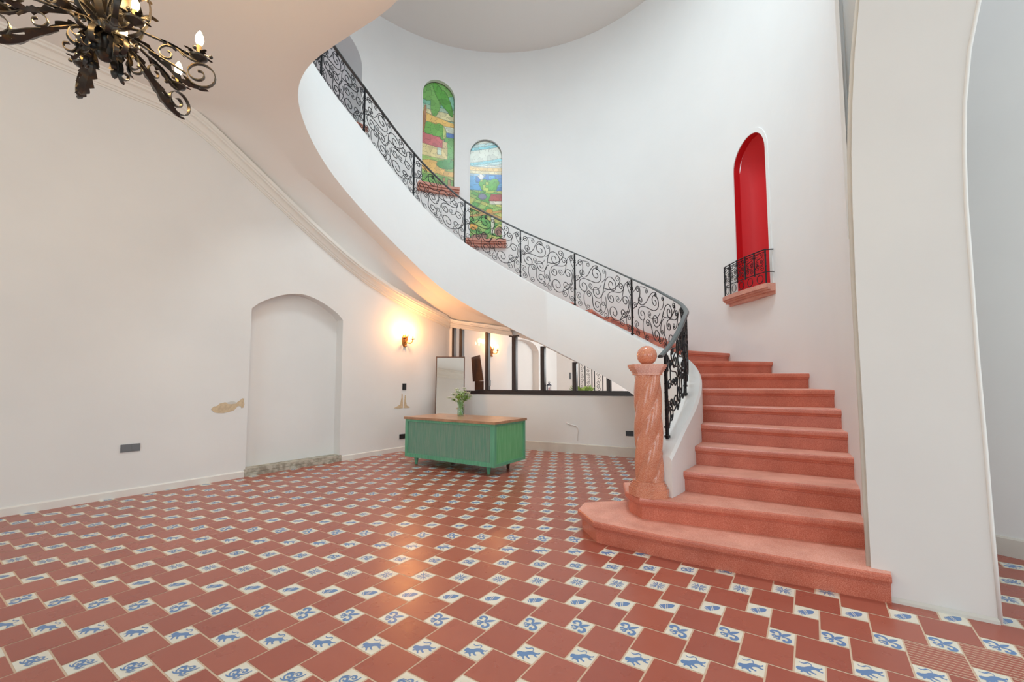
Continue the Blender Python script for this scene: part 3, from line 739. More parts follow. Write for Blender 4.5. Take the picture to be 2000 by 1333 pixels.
def stained(no, ol, depth, paint, nx, ny, label):
    s0 = min(p[0] for p in ol); s1 = max(p[0] for p in ol); z0 = min(p[1] for p in ol); z1 = max(p[1] for p in ol)
    NXc, NYc = 64, 208; vs = []; fs = []; cols = []
    def pt(s, z, d=0): t = s / DS; return (*pol(t, ro(t) + depth - d), z)
    root = bpy.data.objects.new('window_%d' % no, None); sc.collection.objects.link(root); root.location = pt((s0 + s1) / 2, z0); root['kind'] = 'structure'
    for j in range(NYc + 1):
        for i in range(NXc + 1): vs.append(pt(s1 - (s1 - s0) * i / NXc, z1 - (z1 - z0) * j / NYc))
    for j in range(NYc):
        for i in range(NXc):
            x = (i + .5) / NXc; y = (j + .5) / NYc; s = s1 - (s1 - s0) * x; z = z1 - (z1 - z0) * y
            if z > 0 and not pip(s, z, [(s0 - .01, z0 - .01), (s1 + .01, z0 - .01)] + [(c + (.01 if c > (s0 + s1) / 2 else -.01), d + .012) for c, d in ol[2:]]): continue
            fs.append((j * (NXc + 1) + i, j * (NXc + 1) + i + 1, (j + 1) * (NXc + 1) + i + 1, (j + 1) * (NXc + 1) + i))
            c = paint(x, y); bid, ed = cell(x, y * AS / 3.3, nx, ny); k = .82 + .36 * hsh(*bid)
            jx = paint(min(.999, x + 1 / NXc), y) != c or paint(x, min(.999, y + 1 / NYc)) != c
            if ed < .035: c = tuple(q * .55 for q in c)
            elif jx and (c[0] + c[1] + c[2]) > 0: c = tuple(q * .45 for q in c)
            else: c = tuple(min(1, q * k) for q in c)
            cols.append((*[q * .92 + .03 for q in c], 1))
    b = MB(); b.add(vs, fs); o = b.build('stained_glass_pane', 'stained', root)
    ca = o.data.attributes.new('Col', 'FLOAT_COLOR', 'FACE'); ca.data.foreach_set('color', [q for c in cols for q in c])
    o['label'] = label
    # thin dark rim and stone sill
    b = MB(); b.tube([pt(s, z, .01) for s, z in ol[1:] + ol[:1]], .007, 5); b.build('lead_rim', 'frame', root)
    b = MB(); e = .10; sa = s0 - e; sb = s1 + e
    def sill(o0, o1, za, zb_):
        P = [pol((sa + (sb - sa) * i / 8) / DS, RO - o1) for i in range(9)] + [pol((sb - (sb - sa) * i / 8) / DS, RO - o0) for i in range(9)]
        b.prism(P, za, zb_)
    sill(-.12, .16, z0 - .06, z0 - .005); sill(-.02, .13, z0 - .10, z0 - .06); sill(-.02, .09, z0 - .16, z0 - .10)
    b.build('window_sill', 'granite_sill', root)
    return root
stained(2, w1, .095, paint1, 7, 22, 'leaded glass picture of palm fronds over a red-roofed cottage')
stained(3, w2, .065, paint2, 7, 22, 'leaded glass picture of blue mountains under a pale sky')

# ---------------------------------------------------------------- staircase
st = thing('staircase', 'curving pink granite staircase with white plaster side, rising round the stairwell', 'staircase', (1.9, 3.4, 0))
stepz = [0] + [.171 * k for k in range(1, 12)] + [1.881 + .1695 * k for k in range(1, 23)]
inner = {3: (1.39, 3.78), 4: (1.60, 4.08), 5: (1.77, 4.36), 6: (1.92, 4.62)}
th_in = {7: -26.5, 8: -17, 9: -7.5, 10: 2.5, 11: 12}
def inv_zc(z):
    t = 5.0
    while t < 175 and zc(t) < z: t += .2
    return t
outp = {2: (2.33, 2.93), 3: (2.47, 3.09), 4: (2.66, 3.39), 5: (2.77, 3.62), 6: (2.90, 3.84)}
th_o = {7: -26.5, 8: -14.3, 9: -.6, 10: 13.8, 11: 27.7}
CW = .17
lines = {}
prev = 27.7
for k in range(3, 34):
    z = stepz[k]
    if k in inner: I = inner[k]
    else:
        t = th_in.get(k) if k in th_in else inv_zc(z - lerp(k, [(14, .12), (18, -.03)]))
        I = pol(t, RI(t) + CW); th_in[k] = t
    if k in outp:
        O = outp[k]; v_ = Vector(O) - Vector((CX, CY)); to = math.degrees(math.atan2(v_.y, v_.x))
        if k > 3: O = pol(to, max(v_.length, ro(to) + .02))
    else:
        if k in th_o: to = th_o[k]
        else: to = max(prev + 4.5, th_in[k] + max(3, 14 - (k - 11) * 2.0)); prev = to
        th_o[k] = to; O = pol(to, ro(to) + .02)
    lines[k] = (Vector(I), Vector(O))
def tread(poly_front, back, z, zlow, nose=.028):
    pass
def extrude_step(front, backp, z, z0, name='step'):
    """front: list of points of the nosing line (left to right); backp: list of rear points (right to left)"""
    b = MB()
    F = [Vector(p) for p in front]
    ce = sum((Vector(p) for p in list(front) + list(backp)), Vector((0, 0))) / (len(front) + len(backp))
    def inset(d):
        out = []
        for i, p in enumerate(F):
            a = F[max(i - 1, 0)]; c = F[min(i + 1, len(F) - 1)]; e = (c - a).normalized(); n = Vector((-e.y, e.x))
            if n.dot(ce - p) < 0: n = -n
            if 0 < i < len(F) - 1:
                e1 = (F[i] - F[i - 1]).normalized(); n1 = Vector((-e1.y, e1.x)); n1 = n1 if n1.dot(ce - p) > 0 else -n1
                q = p + n * (d / max(.5, n.dot(n1)))
            else: q = p + n * d
            out.append((q.x, q.y))
        return out
    B = [tuple(p) for p in backp]
    levels = [(z, .010), (z - .008, .002), (z - .02, 0), (z - .038, 0), (z - .048, .006), (z - .052, .020), (z - .066, .024), (z - .070, .034), (z0, .036)]
    n = len(F) + len(B); vs = []
    for zz, d in levels:
        for q in inset(d) + B: vs.append((q[0], q[1], zz))
    L = len(levels)
    fs = [(i * n + k, i * n + (k + 1) % n, (i + 1) * n + (k + 1) % n, (i + 1) * n + k) for i in range(L - 1) for k in range(n)]
    fs += [tuple(range(n)), tuple(range((L - 1) * n, L * n))[::-1]]
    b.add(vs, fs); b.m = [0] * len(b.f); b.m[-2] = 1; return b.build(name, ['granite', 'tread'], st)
# first two steps with clipped ends
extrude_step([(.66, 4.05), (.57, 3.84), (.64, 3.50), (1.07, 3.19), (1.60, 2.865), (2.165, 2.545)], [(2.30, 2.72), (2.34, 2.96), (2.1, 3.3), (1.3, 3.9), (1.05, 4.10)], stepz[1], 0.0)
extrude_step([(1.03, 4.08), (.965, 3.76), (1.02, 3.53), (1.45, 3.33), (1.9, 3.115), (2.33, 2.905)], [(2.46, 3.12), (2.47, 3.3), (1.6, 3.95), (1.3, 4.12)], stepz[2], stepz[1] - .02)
for k in range(3, 33):
    I, O = lines[k]; I2, O2 = lines[k + 1]
    ext = .10
    I2b = I2 + (I2 - I).normalized() * ext; O2b = O2 + (O2 - O).normalized() * ext
    if k > 6:
        to2 = th_o[k + 1] + 2; O2b = Vector(pol(to2, ro(to2) + .02))
        tm = (th_o[k] + to2) / 2; mid = [pol(tm, ro(tm) + .02)]
    else: mid = []
    n = 4; front = [tuple(I.lerp(O, i / n)) for i in range(n + 1)]
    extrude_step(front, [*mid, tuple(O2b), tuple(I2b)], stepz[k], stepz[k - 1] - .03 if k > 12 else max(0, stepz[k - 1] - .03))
# landing at the top
b = MB(); ta_ = np.arange(th_in[33], 216, 4)
zl = stepz[33]
P = [pol(t, RI(t) + CW - .02) for t in ta_] + [pol(t, RO) for t in ta_[::-1] if t > th_o[33] - 4]
b.prism(P, zl - .12, zl); b.build('landing', 'granite', st)
# plaster side wall carrying the stair
b = MB(); T = list(np.arange(-56, 246.1, 2)); secs = []
for t in T:
    r = RI(t); top = zc(t); bot = zb(t); fl = .02 * math.sin(rad(t * 9)) * (1 if t < 10 else 0)
    wv = CW + (.02 + fl * .5 if t < 0 else 0)
    back = max(bot, top - .55) if t > 8 else 0.0
    secs.append([(r, bot), (r, top - .02), (r + .012, top), (r + wv - .02, top), (r + wv, top - .03), (r + wv, min(back, top - .1))])
for i, t in enumerate(T): pass
n = 6; vs = [(*pol(t, r), z) for t, s_ in zip(T, secs) for r, z in s_]
fs = [(i * n + k, i * n + k + 1, (i + 1) * n + k + 1, (i + 1) * n + k) for i in range(len(T) - 1) for k in range(n - 1)]
fs += [tuple(range(n)), tuple(range((len(T) - 1) * n, len(T) * n))]
b.add(vs, fs); b.build('stringer', 'well', st, smooth=True, auto=35)

# ---------------------------------------------------------------- railing
rl = thing('stair_railing', 'black wrought-iron stair railing with scrollwork panels and grey handrail', 'railing', (*pol(-40, 2.4), .9))
RR0 = .065
def rp(t, v, dr=0):   # v 0 at the curb, 1 at the rail
    z0, z1 = zc(t) + .0, zr(t); r = RI(t) + RR0 + dr
    return (*pol(t, r), z0 + (z1 - z0) * v)
b = MB(); fr = []
for t in np.arange(-54.5, 226, 1.5):
    a = rad(t); fr.append((rp(t, 1), (math.cos(a), math.sin(a), 0), (0, 0, 1)))
wv_ = .024
b.sweep(fr, [(-wv_, -.012), (wv_, -.012), (wv_ + .003, 0), (wv_ * .7, .012), (-wv_ * .7, .012), (-wv_ - .003, 0)]); b.build('handrail', 'railpaint', rl, smooth=True, auto=30)
POSTS = [-52, -36, -12, 26.7, 55.6, 81.2, 106.9, 130.4, 153.6, 176, 198]
for t in POSTS:
    b = MB(); p0 = Vector(rp(t, 0)); p1 = Vector(rp(t, .985)); H = (p1 - p0).length
    n = 40; vs = []; a0 = rad(t)
    b.box(((p0 + p1) / 2), (.022, .022, H), a0)
    for zz, s_ in ((.10, .034), (H - .16, .034), (H - .13, .030), (.02, .036)): b.box((p0.x, p0.y, p0.z + zz), (s_, s_, .018), a0)
    tw = []
    for i in range(n + 1):
        z = p0.z + .14 + (H - .32) * i / n; a = i * .9; tw.append((p0.x + .012 * math.cos(a), p0.y + .012 * math.sin(a), z))
    b.tube(tw, .006, 5); b.build('baluster_post', 'iron', rl)
def belt(c1, r1, s1, c2, r2, s2, t1=1.35, t2=1.35, n=18):
    """S or C scroll: spiral out of circle 1, straight-ish run, spiral into circle 2; s=+1 ccw"""
    x1, y1 = c1; x2, y2 = c2; dx, dy = x2 - x1, y2 - y1; D = math.hypot(dx, dy)
    # point on circle: c + r*(cos a, sin a); travel dir for ccw is (-sin, cos)
    base_ = math.atan2(dy, dx); k = (r1 * s1 - r2 * s2) / max(D, 1e-6); k = max(-1, min(1, k))
    ang = base_ + math.asin(k)         # direction of travel along the tangent
    def onc(c, r, s): a = ang - s * PI / 2; return a, (c[0] + r * math.cos(a), c[1] + r * math.sin(a))
    a1, p1 = onc(c1, r1, s1); a2, p2 = onc(c2, r2, s2)
    A = []; cut1 = .55; 
    for i in range(n + 1):
        f = i / n; rr = r1 * (.13 + .87 * f ** .8); a = a1 - s1 * (t1 * 2 * PI * (1 - f) + cut1); A.append((c1[0] + rr * math.cos(a), c1[1] + rr * math.sin(a)))
    d1 = (-s1 * math.sin(a1 - s1 * cut1), s1 * math.cos(a1 - s1 * cut1))
    B = []
    if r2 > .012:
        for i in range(n + 1):
            f = 1 - i / n; rr = r2 * (.13 + .87 * f ** .8); a = a2 + s2 * (t2 * 2 * PI * (1 - f) + cut1); B.append((c2[0] + rr * math.cos(a), c2[1] + rr * math.sin(a)))
        d2 = (-s2 * math.sin(a2 + s2 * cut1), s2 * math.cos(a2 + s2 * cut1))
    else: B = [c2]; d2 = (math.cos(ang + .5 * s1), math.sin(ang + .5 * s1))
    p, q = A[-1], B[0]; L = math.dist(p, q) * 1.15; C = []
    for i in range(1, 8):
        u = i / 8; h0 = 2 * u ** 3 - 3 * u * u + 1; h1 = u ** 3 - 2 * u * u + u; h2 = -2 * u ** 3 + 3 * u * u; h3 = u ** 3 - u * u
        C.append((h0 * p[0] + h1 * L * d1[0] + h2 * q[0] + h3 * L * d2[0], h0 * p[1] + h1 * L * d1[1] + h2 * q[1] + h3 * L * d2[1]))
    return A + C + B
# one panel, drawn in a box 1.06 wide x 0.78 high (metres)
PW, PH = 1.06, .76
SCR = [((.36, .80), .112, -1, (.15, .45), .100, 1), ((.63, .73), .118, 1, (.37, .46), .092, -1), ((.67, .22), .108, 1, (.88, .55), .080, 1),
       ((.38, .20), .092, -1, (.24, .34), .052, 1), ((.62, .47), .074, -1, (.80, .78), .058, 1), ((.13, .70), .062, 1, (.37, .93), .034, -1),
       ((.09, .88), .054, -1, (.02, .48), .004, 1), ((.84, .30), .064, 1, (.96, .68), .004, -1), ((.74, .52), .048, 1, (.93, .88), .040, -1),
       ((.74, .90), .054, -1, (.49, .60), .004, 1), ((.44, .12), .042, 1, (.52, .45), .004, -1), ((.82, .11), .05, -1, (.95, .38), .004, 1),
       ((.07, .22), .050, 1, (.08, .07), .045, -1), ((.22, .08), .045, -1, (.17, .36), .004, 1), ((.94, .26), .042, 1, (.95, .09), .045, 1), ((.27, .52), .045, 1, (.45, .64), .004, -1),
       ((.53, .09), .048, 1, (.50, .30), .004, -1), ((.95, .92), .036, 1, (.99, .70), .004, 1), ((.22, .92), .038, 1, (.02, .78), .004, -1), ((.50, .92), .038, -1, (.46, .70), .004, 1),
       ((.05, .56), .040, 1, (.02, .30), .004, 1), ((.48, .30), .040, -1, (.52, .56), .004, 1)]
for pi, (ta0, tb0) in enumerate(zip(POSTS, POSTS[1:])):
    b = MB(); arcw = (tb0 - ta0) * PI / 180 * 2.37
    fit = 1.0
    sub = [(ta0, tb0)] if arcw < 1.75 else [(ta0, (ta0 + tb0) / 2), ((ta0 + tb0) / 2, tb0)]
    for (A0, B0) in sub:
        w_ = (B0 - A0) * PI / 180 * 2.37; sx = w_ / PW
        flip = (pi % 2 == 1)
        for (c1, r1, s1, c2, r2, s2) in SCR:
            k = max(.62, min(1, sx * 1.1))
            P = belt((c1[0] * w_, c1[1] * PH), r1 * k, s1, (c2[0] * w_, c2[1] * PH), r2 * k, s2)
            pts = []
            for x, y in P:
                u = x / w_; u = min(.985, max(.015, u)); v = .03 + .94 * min(.985, max(.02, y / PH))
                # images run from upper-left (high angle) to lower-right
                t = B0 - (B0 - A0) * u
                pts.append(rp(t, v))
            b.tube(pts, .0065 if r1 > .05 else .0052, 5)
    b.build('scroll_panel', 'iron', rl, smooth=True)

# ---------------------------------------------------------------- newel
NXY = Vector((1.145, 3.66)); nw = thing('newel_post', 'polished pink granite newel column with twisted shaft and ball top', 'newel post', (NXY.x, NXY.y, stepz[2]))
z0 = stepz[2]; arot = rad(-33)
b = MB()
def octa(b, r, za, zb_): b.prism([(NXY.x + r * math.cos(arot + PI / 8 + k * PI / 4), NXY.y + r * math.sin(arot + PI / 8 + k * PI / 4)) for k in range(8)], za, zb_)
octa(b, .170, z0, z0 + .065); octa(b, .156, z0 + .065, z0 + .085); octa(b, .146, z0 + .085, z0 + .10); octa(b, .135, z0 + .10, z0 + .118); b.build('base', 'marble', nw)
b = MB(); n = 64; zs = np.linspace(z0 + .115, 1.335, 60); vs = []
for z in zs:
    tw = (z - z0) * 5.5; r = .108 + .004 * math.sin(PI * (z - z0) / 1.0) - .006 * (z - z0)
    for k in range(n):
        a = 2 * PI * k / n; q = r + .020 * abs(math.cos(2 * (a - tw))) ** .6 - .012; vs.append((NXY.x + q * math.cos(a), NXY.y + q * math.sin(a), z))
N = len(zs); b.add(vs, [(i * n + k, i * n + (k + 1) % n, (i + 1) * n + (k + 1) % n, (i + 1) * n + k) for i in range(N - 1) for k in range(n)]); b.build('shaft', 'marble', nw, smooth=True)
b = MB()
for r, za, zb_ in ((.122, 1.33, 1.352), (.13, 1.352, 1.366), (.142, 1.366, 1.38), (.152, 1.38, 1.395), (.160, 1.395, 1.42)): octa(b, r, za, zb_)
b.build('capital', 'marble', nw)
b = MB(); b.ball((NXY.x, NXY.y, 1.497), .083, 20); b.lathe([(.04, 1.419), (.045, 1.43), (.035, 1.436)], (NXY.x, NXY.y, 0), 20); b.build('ball', 'marble', nw, smooth=True)

# ---------------------------------------------------------------- pier with arch, right
PA = Vector((2.17, 2.62)); PD = (Vector((2.57, 2.36)) - PA).normalized(); PN = Vector((-PD.y, PD.x))   # PN points away from the camera
def PP(q, z, d=0): p = PA + PD * q + PN * d; return (p.x, p.y, z)
Lf = [(-.046, 0), (-.046, .5), (-.043, .96), (-.044, 1.42), (-.044, 1.87), (-.037, 2.39), (-.028, 2.72), (-.009, 3.05), (.018, 3.38), (.055, 3.70), (.12, 4.1), (.24, 4.5), (.36, 4.75)]
Rt = [(.474, 0), (.468, .5), (.466, .96), (.461, 1.42), (.462, 1.89), (.462, 2.27), (.470, 2.57), (.487, 2.86), (.521, 3.16), (.576, 3.44), (.68, 3.8), (.86, 4.2), (1.1, 4.5)]
b = MB(); DP = .10
n = len(Lf); vs = [PP(q, z) for q, z in Lf] + [PP(q, z) for q, z in Rt] + [PP(q, z, DP) for q, z in Lf] + [PP(q, z, DP + .3) for q, z in Rt] + [PP(q + .0, z, DP + .0) for q, z in Lf]
fs = []
for i in range(n - 1):
    fs += [(i, i + 1, n + i + 1, n + i), (i, 2 * n + i, 2 * n + i + 1, i + 1), (n + i, n + i + 1, 3 * n + i + 1, 3 * n + i), (2 * n + i, 3 * n + i, 3 * n + i + 1, 2 * n + i + 1)]
b.add(vs, fs)
struct(b.build('wall_pier', 'plaster', smooth=True, auto=30))
b = MB(); b.sweep([(PP(q, 0, -.001), (-PN.x, -PN.y, 0), (0, 0, 1)) for q in (-.03, .1, .2, .3, .47)], [(0, 0), (.014, 0), (.010, .016), (0, .03)]); struct(b.build('baseboard_pier', 'patch2'))
b = MB(); b.sweep([(PP(q, z, .0), (PN.x, PN.y, 0), (PD.x, PD.y, 0)) for q, z in Lf], [(.02, -.02), (.045, -.02), (.045, .01), (.02, .01)]); struct(b.build('trim_4', 'stonebase', smooth=True))
# infill between pier and drum
b = MB(); pv = [PP(-.02, 0, .09)[:2], pol(-49.5, ro(-49.5)), pol(-46, ro(-46)), pol(-42, ro(-42))]
for p, q in zip(pv, pv[1:]): vpan(b, p, q, 0, 5.2, 0)
Z_ = [2.2 + .2 * i for i in range(14)]
b.add([PP(q, z, DP + .02) for z in Z_ for q in (-.06, lerp(z, [(z, q) for q, z in Rt]) - .03)], [(2 * i, 2 * i + 1, 2 * i + 3, 2 * i + 2) for i in range(13)])
struct(b.build('wall_reveal', 'well'))
b = MB(); b.tube([PP(q, z, .002) for q, z in Rt], .010, 8); struct(b.build('edge_highlight', 'lit_edge', smooth=True))  # white bead added to paint the pier edge as catching light

# right corridor wall, room walls behind camera
b = MB(); RW = Vector((3.60, 3.29)); RD = Vector((.57, -.82)); RNn = Vector((-.82, -.57))
p = RW - RD * .9; q = RW + RD * 2.4
def RWm(s, z, off=0): v = RW + RD * s + RNn * off; return (v.x, v.y, z)
vpan(b, (p.x, p.y), (q.x, q.y), 0, 4.8, 0); struct(b.build('wall_right', 'plaster'))
base('baseboard_right', [(RWm, -.9, 2.4, RNn)], 'stonebase', 0.14)
def holed(p, q, z1, holes, name):
    p = Vector(p); q = Vector(q); L = (q - p).length; d = (q - p) / L
    m_ = sheet([(0, 0), (L, 0), (L, z1), (0, z1)], [[(a * L, c), (b_ * L, c), (b_ * L, e), (a * L, e)] for a, b_, c, e in holes], lambda s, z: (p.x + d.x * s, p.y + d.y * s, z), 1.2, 1.2)
    return struct(m_.build(name, 'plaster'))
lp = LC + LV * -9
holed((lp.x, lp.y), (3.0, -5.6), 4.75, [(.18, .52, .4, 3.9), (.80, .98, .4, 3.9)], 'wall_front')
fa = Vector((lp.x, lp.y)); fd = (Vector((3.0, -5.6)) - fa).normalized(); fn = Vector((-fd.y, fd.x)); fn = fn if fn.y > 0 else -fn
b = MB(); b.sweep([((p_.x, p_.y, CEILZ), (fn.x, fn.y, 0), (0, 0, 1)) for p_ in (fa, Vector((3.0, -5.6)))], [(a * 2.2, c * 2.2) for a, c in prof]); struct(b.build('trim_6', 'trim'))
holed((3.0, -5.6), (6.2, -2.6), 4.75, [(.15, .85, .3, 3.6)], 'wall_front_right')
holed((6.2, -2.6), (4.968, 1.322), 4.75, [(.2, .75, .3, 3.4)], 'wall_far_right')

# ---------------------------------------------------------------- balconette in front of the red niche
bt = thing('balconette', 'small wrought-iron balconette on a pink stone ledge before the red niche', 'balcony', (*pol(5, 3.5), 2.5))
def bowp(u, d0=0.20, dd=.10):   # u 0..1 along, returns plan point
    t = 13.3 - 16.2 * u; bow = d0 + dd * math.sin(PI * u) ** .7; return t, RO - bow
b = MB()
def bsill(d0, dd, za, zb_):
    P = [pol(*bowp(i / 16, d0, dd)) for i in range(17)] + [pol(13.3 - 16.2 * (1 - i / 8), RO + .06) for i in range(9)]
    b.prism(P, za, zb_)
bsill(.12, .07, 2.505, 2.565); bsill(.10, .06, 2.485, 2.505); bsill(.07, .05, 2.46, 2.485); bsill(.0, .10, 2.42, 2.46); b.build('stone_ledge', 'granite_sill', bt)
def bp(u, z): t, r = bowp(u, .10, .07); t = 4.9 + (t - 4.9) * .93; return (*pol(t, r), z)
b = MB()
for z, r in ((3.02, .008), (2.72, .006), (2.99, .005)): b.tube([bp(i / 20, z) for i in range(21)], r, 6)
for u in (0, 1):
    e = bp(u, 3.02); t = 13.0 if u == 0 else -2.6; b.tube([e, (*pol(t, RO + .01), 3.02)], .008, 6); b.tube([bp(u, 2.72), (*pol(t, RO + .01), 2.72)], .006, 6)
b.build('top_rail', 'iron', bt)
for u in (0, .2, .4, .6, .8, 1):
    b = MB(); b.tube([bp(u, 2.56 if u in (0, .2, 1) else 2.70), bp(u, 3.03)], .010, 6)
    for z in (2.8, 2.95): b.ball(bp(u, z), .014, 6)
    b.build('baluster', 'iron', bt)
for k in range(5):
    b = MB(); ua, ub = k * .2, k * .2 + .2; w_ = .185
    for (c1, r1, s1, c2, r2, s2) in (((.3, .80), .045, 1, (.7, .55), .045, -1), ((.7, .85), .04, -1, (.3, .5), .035, 1), ((.3, .22), .045, -1, (.7, .45), .04, 1), ((.7, .15), .04, 1, (.35, .35), .03, -1)):
        P = belt((c1[0] * w_, c1[1] * .28), r1 * .8, s1, (c2[0] * w_, c2[1] * .28), r2 * .8, s2, 1.2, 1.2, 9)
        b.tube([bp(ua + (ub - ua) * min(1, max(0, x / w_)), 2.73 + min(.28, max(0, y))) for x, y in P], .0045, 4)
    b.tube([bp(ua + .2 * (.5 + .28 * math.cos(a)), 2.64 + .055 * math.sin(a)) for a in np.linspace(0, 6.28, 14)], .005, 4)
    b.build('scroll_panel', 'iron', bt, smooth=True)

# ---------------------------------------------------------------- desk
DF = Vector((-.236, 5.86)); DL = Vector((math.cos(rad(147)), math.sin(rad(147)))); DR = Vector((math.cos(rad(57)), math.sin(rad(57)))); LL, LR = 1.70, .80
def dk(a, c, z): p = DF + DL * a + DR * c; return (p.x, p.y, z)
dc = DF + DL * LL / 2 + DR * LR / 2
ds = thing('desk', 'green painted desk with slatted front panel and wooden top on short legs', 'desk', (dc.x, dc.y, 0))
def dbox(b, a0, a1, c0, c1, z0, z1, mi=0):
    P = [dk(a0, c0, 0), dk(a1, c0, 0), dk(a1, c1, 0), dk(a0, c1, 0)]; b.prism([(p[0], p[1]) for p in P][::-1], z0, z1, mi)
ZB0, ZT = .125, .700
b = MB(); e = .018
dbox(b, -e, LL + e, -e, LR + e, ZT, ZT + .035); b.build('table_top', 'wood', ds)
b = MB()   # carcass frame
dbox(b, 0, .07, 0, .05, ZB0, ZT); dbox(b, LL - .05, LL, 0, .05, ZB0, ZT); dbox(b, 0, .05, LR - .05, LR, ZB0, ZT); dbox(b, LL - .05, LL, LR - .05, LR, ZB0, ZT)
dbox(b, .07, LL - .05, 0, .05, ZB0, ZB0 + .055); dbox(b, .07, LL - .05, 0, .05, ZT - .035, ZT)
dbox(b, .07, LL - .05, LR - .03, LR, ZB0, ZT); dbox(b, LL - .03, LL, .05, LR - .05, ZB0, ZT)
dbox(b, 0.0, .04, .05, LR - .05, ZB0, ZB0 + .04); dbox(b, 0.0, .04, .05, LR - .05, ZT - .03, ZT); dbox(b, .04, LL - .04, .05, LR - .04, ZB0, ZB0 + .02)
b.build('carcass', 'green', ds)
b = MB(); n = 74
for i in range(n):
    a0 = .07 + (LL - .12) * i / n; a1 = .07 + (LL - .12) * (i + .9) / n; dbox(b, a0, a1, .016, .03, ZB0 + .055, ZT - .035)
dbox(b, .07, LL - .05, .02, .035, ZB0 + .05, ZT - .03); b.build('slatted_panel', 'greenpanel', ds)
b = MB(); dbox(b, .012, .03, .05, LR - .05, ZB0 + .04, ZT - .03); b.build('side_panel', 'greenside', ds)
for k, (a, c, m_) in enumerate(((.18, .12, 'green'), (LL - .13, .12, 'green'), (.18, LR - .2, 'darkwood'), (LL - .45, LR - .2, 'darkwood'))):
    b = MB(); p = dk(a, c, 0); b.lathe([(.018, 0), (.020, .01), (.038, ZB0)], p, 14); o = b.build('leg', m_, ds, smooth=True, auto=40)
    if m_ == 'darkwood': o['label'] = 'unpainted dark wooden leg'

# ---------------------------------------------------------------- vase with flowers
vp = Vector((-.81, 6.86, ZT + .035))
vs_ = thing('vase', 'clear glass vase holding cut flowers on the green desk', 'vase', vp)
b = MB(); b.lathe([(.052, 0), (.056, .01), (.054, .08), (.048, .16), (.062, .23), (.059, .23), (.045, .16), (.050, .08), (.05, .014), (.001, .012)], vp, 24); b.build('vase_body', 'vase', vs_, smooth=True)
b = MB(); b.lathe([(.048, .014), (.049, .07), (.001, .071)], vp, 20); b.build('water', 'vase', vs_, smooth=True)
bq = thing('bouquet', 'loose bunch of white flowers and green leaves standing in the glass vase', 'flowers', vp + Vector((0, 0, .02)))
rnd = random.Random(5); bs = MB(); bl = MB(); tips = []
for k in range(26):
    a = rnd.uniform(0, 6.28); r = rnd.uniform(.03, .19); h = .44 - r * r * 5 + rnd.uniform(-.06, .03)
    tip = vp + Vector((r * math.cos(a), r * math.sin(a), h)); mid = vp + Vector((r * .25 * math.cos(a), r * .25 * math.sin(a), .22)); bot = vp + Vector((-.02 * math.cos(a), -.02 * math.sin(a), .02))
    path = [bot.lerp(mid, i / 4) for i in range(4)] + [mid.lerp(tip, i / 4) + Vector((0, 0, .02 * math.sin(i / 4 * PI))) for i in range(5)]
    bs.tube(path, .0028, 5); tips.append((tip, a))
    for j in range(5):
        q = mid.lerp(tip, rnd.uniform(.2, 1)); aa = rnd.uniform(0, 6.28); d = Vector((math.cos(aa), math.sin(aa), rnd.uniform(-.3, .9))).normalized(); L_ = rnd.uniform(.04, .075)
        bl.leaf([q + d * L_ * i / 5 for i in range(6)], d.cross(Vector((0, 0, 1))) if abs(d.z) < .95 else (1, 0, 0), .014, 0, .2)
bs.build('stems', 'stem', bq); bl.build('leaves', 'leaf', bq)
for tip, a in tips[:15]:
    b = MB()
    for k in range(7):
        aa = k * .9; d = Vector((math.cos(aa), math.sin(aa), .7)).normalized()
        b.leaf([tip + d * .044 * i / 4 for i in range(5)], d.cross(Vector((0, 0, 1))), .018, 0, .5)
    b.ball(tip + Vector((0, 0, .008)), .009, 6); b.build('flower_head', 'petal', bq)

# ---------------------------------------------------------------- leaning mirror
mw, mh, mt = .56, 1.78, .03
mr = thing('standing_mirror', 'tall mirror with thin brown frame leaning in the corner behind the desk', 'mirror', (-1.19, 8.28, 0))
mang = rad(5); tilt = rad(6.5)
def mq(x, y, z):
    v = Matrix.Rotation(mang, 3, 'Z') @ (Matrix.Rotation(-tilt, 3, 'X') @ Vector((x, y, z))); return Vector(mr.location) + v
def mbx(b, x0, x1, y0, y1, z0, z1):
    vs = [mq(x, y, z) for x in (x0, x1) for y in (y0, y1) for z in (z0, z1)]
    b.add(vs, [(0, 1, 3, 2), (4, 6, 7, 5), (0, 4, 5, 1), (2, 3, 7, 6), (0, 2, 6, 4), (1, 5, 7, 3)])
b = MB(); f_ = .018
mbx(b, -mw / 2, -mw / 2 + f_, -mt / 2, mt / 2, 0.003, mh); mbx(b, mw / 2 - f_, mw / 2, -mt / 2, mt / 2, 0.003, mh); mbx(b, -mw / 2, mw / 2, -mt / 2, mt / 2, .003, .02); mbx(b, -mw / 2, mw / 2, -mt / 2, mt / 2, mh - f_, mh); b.build('frame', 'brown', mr)
b = MB(); mbx(b, -mw / 2 + f_, mw / 2 - f_, .0, .004, .02, mh - f_); b.build('mirror_glass', 'mirror', mr)
b = MB(); mbx(b, -mw / 2 + .005, mw / 2 - .005, .006, .014, .02, mh - f_); b.build('backing_board', 'darkwood', mr)
b = MB(); mbx(b, -.12, .12, .016, .032, .1, 1.2); b.build('rear_support', 'darkwood', mr)

